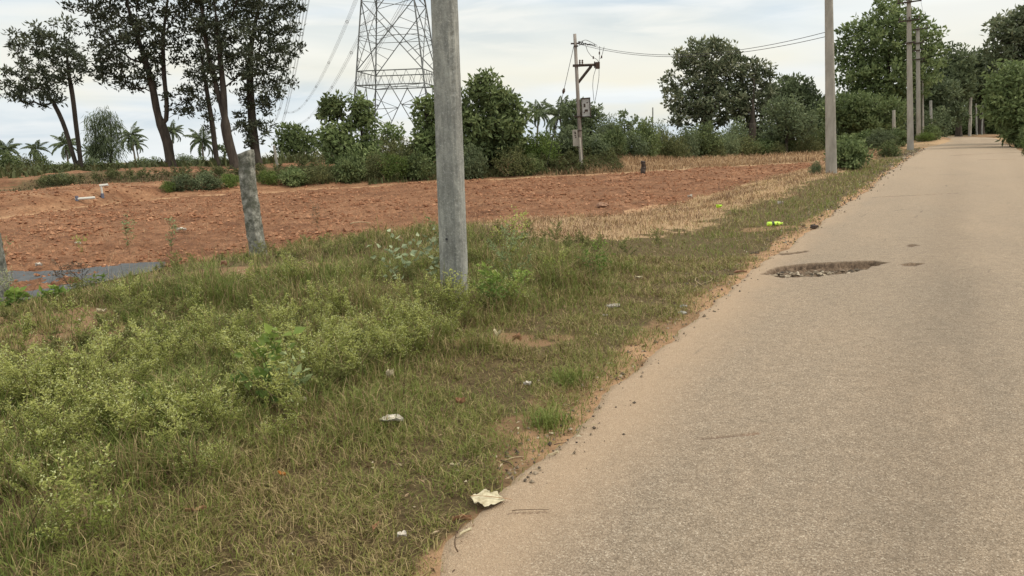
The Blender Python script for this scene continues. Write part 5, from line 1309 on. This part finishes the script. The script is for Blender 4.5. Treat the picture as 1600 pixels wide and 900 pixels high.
# ---------------------------------------------------------------- litter and small things
k = MN('yellow green plastic'); m_bot = k.pbr((.52, .80, .06), .35, spec=.5)
k = MN('dark print'); m_print = k.pbr((.03, .05, .03), .5)
k = MN('white paper'); co = k.coord(); m_paper = k.pbr(k.ramp(k.noise(co, 30, 4), (.3, (.42, .38, .33)), (.6, (.66, .61, .55))), .9)
k = MN('dry leaf'); co = k.coord(); m_dleaf = k.leaf(k.ramp(k.noise(co, 40, 5), (.3, (.40, .33, .21)), (.65, (.66, .60, .44))), .15)
k = MN('brown leaf'); co = k.coord(); m_bleaf = k.leaf(k.ramp(k.noise(co, 40, 4), (.3, (.22, .11, .06)), (.65, (.42, .24, .14))), .15)
k = MN('orange leaf'); m_oleaf = k.leaf((.50, .22, .06), .15)
k = MN('red brown rock'); co = k.coord(); m_rock = k.pbr(k.ramp(k.noise(co, 14, 5), (.3, (.20, .11, .075)), (.7, (.36, .22, .15))), .9)
k = MN('white plastic pipe'); m_pvc = k.pbr((.55, .55, .52), .5)
k = MN('blue grey fitting'); m_fit = k.pbr((.12, .13, .18), .6)
def on(px, py, up=.0):
    p = at(px, py); s, t = st(p[0], p[1])
    if s > 0 and s < RW:
        q = at_flat(px, py); return np.array([q[0], q[1], zroad(st(q[0], q[1])[1]) + .008 + up])
    return p + np.array([0, 0, up])
def sheet(name, label, cat, px, py, w, l, mat, seed, rz=0., lobes=False, curl=.02, up=.02, tilt=(0, 0)):
    """a crumpled flat thing with its own thickness: leaf, paper, wrapper"""
    r = np.random.default_rng(seed); b = on(px, py, up); n = 22; u = np.linspace(-1, 1, n); U, Vv = np.meshgrid(u, u, indexing='ij')
    if lobes:
        wd = (1 - np.abs(U) ** 2.2) * np.where(Vv > 0, .42 + .58 * np.abs(np.sin(U * 4.2 + seed)) ** .6, .55 + .45 * np.abs(np.sin(U * 5.5 + seed + 1.7)) ** .5) * (1 + .5 * fbm(U, Vv, .2, 2, 8)) + .02
    else: wd = (1 - np.abs(U) ** 2.4) * (1 + .25 * np.sin(U * 5 + seed)) + .03
    X_ = U * l / 2; Y_ = Vv * wd * w / 2 + .05 * l * np.sin(U * 2 + seed); Z_ = .55 * curl * ((1.2 if not lobes else .5) * Vv ** 2 + .9 * U ** 2 * np.sin(seed + 1.) + .9 * fbm(U + seed, Vv, .5, 3, seed) + (.9 * np.abs(fbm(U + seed, Vv, .28, 3, seed + 5)) if not lobes else 0)) + .25 * curl * np.abs(Vv) ** .5
    Z_ -= Z_.min(); c, s_ = math.cos(rz), math.sin(rz)
    top = np.stack([X_ * c - Y_ * s_, X_ * s_ + Y_ * c, Z_ + X_ * tilt[0] + Y_ * tilt[1]], -1).reshape(-1, 3); bot = top - [0, 0, .0012]
    i = np.arange(n - 1)[:, None] * n; j = np.arange(n - 1)[None, :]; Q = np.stack([i + j, i + n + j, i + n + j + 1, i + j + 1], -1).reshape(-1, 4)
    rim = list(range(n)) + [q * n + n - 1 for q in range(1, n)] + [(n - 1) * n + q for q in range(n - 2, -1, -1)] + [q * n for q in range(n - 2, 0, -1)]
    m = len(rim); N2 = n * n; RQ = [[rim[q], rim[(q + 1) % m], rim[(q + 1) % m] + N2, rim[q] + N2] for q in range(m)]
    mb = MB(); mb.add(np.vstack([top, bot]), np.vstack([Q, Q[:, ::-1] + N2, RQ])); o = mb.build(name, mat, None, True); o.location = b; return tag(o, label, cat), b, rz, l
# near the road edge
o, b, rz, l = sheet('dry_leaf', 'large pale yellow lobed dry leaf lying on the sandy road edge', 'leaf', 762, 783, .15, .15, m_dleaf, 3, -.15, True, .008, .002)
mb = MB(); mb.tube([[-.08, .002, .012], [0, 0, .012], [.075, -.004, .008], [.105, -.006, .004]], [.0009, .0016, .0016, .001], 4); q = mb.build('midrib', m_bleaf, o); q.rotation_euler = (0, 0, rz)
for (px, py, w, l, mt, sd, rz, cl, lab) in (
    (612, 668, .085, .13, m_paper, 4, .1, .022, 'crumpled white paper lying in the short grass'), (472, 636, .03, .08, m_dleaf, 5, -.5, .02, 'folded pale leaf at the foot of the flowering weeds'),
    (442, 754, .02, .06, m_oleaf, 6, -.8, .012, 'small orange leaf in the grass'), (308, 811, .03, .085, m_bleaf, 7, .2, .015, 'pinkish brown dead leaf in the lower left grass'),
    (588, 838, .014, .07, m_bleaf, 8, 1.4, .014, 'narrow curled red brown leaf at the bottom of the verge'), (722, 817, .014, .08, m_bleaf, 9, .2, .02, 'curled orange brown leaf below the large pale leaf'),
    (728, 838, .014, .065, m_dleaf, 10, .9, .01, 'narrow cream leaf below the large pale leaf'), (629, 853, .025, .035, m_paper, 11, .2, .015, 'tiny white scrap at the bottom of the verge'),
    (711, 732, .012, .05, m_dleaf, 12, .1, .012, 'small whitish curl in the grass above the large pale leaf'), (720, 640, .03, .06, m_bleaf, 13, -.3, .03, 'brown curled leaf in the short grass right of the white paper'),
    (824, 610, .03, .05, m_paper, 14, .1, .02, 'small bright white scrap in the grass near the road edge'), (610, 598, .03, .05, m_dleaf, 15, .5, .04, 'pale pinkish scrap at the edge of the tall weeds'),
    (778, 538, .05, .05, m_dleaf, 16, 1.2, .05, 'upright pale leaf on the bare soil patch'), (808, 540, .04, .07, m_bleaf, 17, .1, .04, 'dull brown crumple beside the upright pale leaf'),
    (865, 714, .006, .07, m_dleaf, 18, .6, .01, 'slim cream stick like leaf on the sandy road edge'), (862, 681, .02, .03, m_dleaf, 19, 0, .006, 'tiny pink scrap on the sand'), (998, 440, .04, .08, m_dleaf, 20, .1, .02, 'small pinkish scrap in the verge left of the pothole'),
    (284, 364, .12, .22, m_paper, 21, .3, .05, 'white rag on the red soil right of the pair of weeds'), (122, 384, .07, .12, m_paper, 22, .3, .03, 'small white scrap on the red soil at the left'),
    (1157, 432, .05, .14, m_rock, 23, .1, .02, 'flat pinkish stone flake left of the long pothole'), (1219, 322, .10, .12, m_paper, 24, .3, .05, 'small white scrap in the far verge above the green bottle'),
    (1078, 311, .10, .14, m_paper, 25, .2, .06, 'white scrap in the dry yellow grass'), (160, 494, .06, .09, m_dleaf, 26, .2, .03, 'pale scrap in the weeds below the grey paving'),
    (62, 420, .07, .11, m_paper, 27, .3, .05, 'white scrap on the bank above the grey paving'), (350, 420, .07, .09, m_rock, 28, .3, .05, 'pinkish lump on the bare patch by the granite post'),
    (381, 634, .05, .06, m_dleaf, 29, 1.0, .05, 'pale crumpled leaf caught low in the flowering weeds'), (1317, 246, .3, .5, m_paper, 30, .3, .08, 'white rubble behind the second roadside pole')):
    sheet('litter_scrap' if mt is m_paper else 'stone_flake' if mt is m_rock else 'fallen_leaf', lab, 'litter' if mt is m_paper else 'stone' if mt is m_rock else 'leaf', px, py, w, l, mt, sd, rz, False, cl, .004 if px > 700 and py > 660 else .03)
# bottle
b = on(1210, 354, .03); root = thing('plastic_bottle', 'yellow green plastic bottle with a dark label lying on the verge', 'bottle', b, .12)
L = .22; mb = MB(); u = np.array([-.11, -.107, -.10, -.03, -.02, .04, .07, .09, .094, .105]); rd_ = np.array([.0, .028, .036, .036, .033, .036, .034, .018, .014, .014])
mb.tube(np.stack([u * 1.15, u * 0, u * 0 + .012], 1), rd_, 14); mb.build('body', m_bot, root, True)
mb = MB(); mb.tube([[-.055, 0, .012], [-.012, 0, .012]], .0372, 14, cap=False); mb.build('label_band', m_print, root, True)
mb = MB(); mb.tube([[.118, 0, .012], [.138, 0, .012]], .019, 12); mb.build('cap', m_bot, root, True)
o, *_ = sheet('plastic_wrapper', 'small yellow green wrapper in the dry grass above the bottle', 'litter', 1123, 329, .12, .16, m_bot, 31, .6, False, .06, .05)
# sticks, stones
def stick(px0, py0, px1, py1, rad, mat, label, bend=.1, name='stick', seed=1):
    a = on(px0, py0, rad + .004); c = on(px1, py1, rad + .004); r = np.random.default_rng(seed); u = np.linspace(0, 1, 8)[:, None]; L = np.linalg.norm(c - a)
    P = (c - a) * u; P[:, 2] += .12 * L * bend * np.sin(np.pi * u[:, 0]); sd = np.array([-(c - a)[1], (c - a)[0], 0]) / (L + 1e-6); P += sd * (bend * L * np.sin(np.pi * u)) + r.normal(0, .01 * L, (8, 3)) * [1, 1, .1]
    mb = MB(); mb.tube(P, rad * (1.1 - .5 * u[:, 0]), 6, jit=.2); o = mb.build(name, mat, None, True); o.location = a; return tag(o, label, 'stick')
m_twig = barkmat('twig', (.07, .045, .03), (.16, .11, .075), 30); m_twig2 = barkmat('pale twig', (.30, .23, .14), (.50, .41, .28), 30)
stick(715, 868, 727, 822, .0028, m_twig, 'dark twig lying below the large pale leaf', .1, seed=1)
stick(800, 803, 858, 801, .0016, m_twig, 'very thin dark twig on the road right of the large pale leaf', .03, seed=2)
stick(782, 722, 806, 737, .004, m_twig, 'short brown stick at the sandy edge above the large pale leaf', .1, seed=3)
stick(790, 722, 818, 716, .003, m_twig2, 'pale stick crossing the brown one at the sandy edge', .1, seed=4)
stick(866, 699, 884, 696, .0025, m_twig, 'short dark twig on the road near the road edge', .05, seed=5)
stick(510, 735, 522, 700, .0016, m_twig2, 'curved straw coloured stalk standing out of the grass', .25, seed=6)
stick(318, 897, 366, 878, .0025, m_twig2, 'straw coloured stalk at the bottom edge of the photo', .05, seed=7)
stick(1097, 446, 1108, 432, .004, m_twig2, 'pale forked stalk at the verge left of the pothole', .2, seed=8)
stick(1100, 432, 1094, 446, .003, m_twig2, 'shorter pale stalk crossing the forked one', .2, seed=9)
stick(548, 352, 580, 350, .012, m_twig2, 'whitish branch at the near edge of the red field', .3, seed=10)
def stone(px, py, r0_, label, mat, seed, fl=.6, name='stone'):
    b = on(px, py, r0_ * .25); r = np.random.default_rng(seed); n, m = 9, 12; V = []
    for i in range(n):
        ph = np.pi * i / (n - 1)
        for q in range(m):
            th = 2 * np.pi * q / m; d = np.array([math.sin(ph) * math.cos(th), math.sin(ph) * math.sin(th), math.cos(ph)]); nz = float(fbm(np.array([d[0] * 1.3 + seed]), np.array([d[1] * 1.3 + d[2] * 2.1]), .8, 3, seed)[0])
            V.append(d * r0_ * (1 + .45 * nz) * [1.2, .9, fl])
    Q = [[i * m + q, (i + 1) * m + q, (i + 1) * m + (q + 1) % m, i * m + (q + 1) % m] for i in range(n - 1) for q in range(m)]
    mb = MB(); mb.add(np.array(V), Q); o = mb.build(name, mat, None, False); o.location = b; return tag(o, label, 'stone')
stone(940, 324, .14, 'large rounded red lump at the right end of the near field edge', m_rock, 1)
stone(957, 480, .06, 'flat pale stone in the verge right of the tall weeds', m_conc2, 2, .25)
stone(945, 494, .025, 'little stone just below the flat pale one', m_conc2, 3, .4)
stone(1066, 491, .035, 'grey stone at the broken road edge, nearest to the camera', m_conc, 4, .5)
stone(1068, 480, .03, 'second grey stone at the broken road edge', m_conc, 5, .5)
stone(901, 694, .006, 'tiny dark pebble on the road', m_iron, 6, .7)
stone(1272, 356, .055, 'dark lump lying on the road edge near the green bottle', m_iron, 7, .6)
stone(927, 653, .006, 'tiny dark pebble on the sand by the road edge', m_iron, 8, .7)
# drip irrigation risers on the left
def riser(px, pyb, pyt, D, label, bar):
    b = foot(px, D, pyb); t_ = atd(px, pyt, D); h = t_[2] - b[2]; root = thing('irrigation_riser', label, 'water pipe', b, .3, 'irrigation pipes')
    mb = MB(); mb.tube([[0, 0, -.1], [0, 0, h]], .035, 8); mb.build('pipe', m_pvc, root); mb = MB(); mb.tube([[-.05, 0, h], [bar, 0, h + .02]], .045, 8); mb.build('outlet', m_pvc, root)
    mb = MB(); mb.tube([[0, 0, 0], [0, 0, .16]], .055, 8); mb.build('valve', m_fit, root)
riser(161, 314, 290, 27.5, 'taller white water pipe with a side outlet on the red mound', .22)
riser(121, 318, 311, 26.5, 'short white water pipe with a long flat outlet on the red mound', .55)
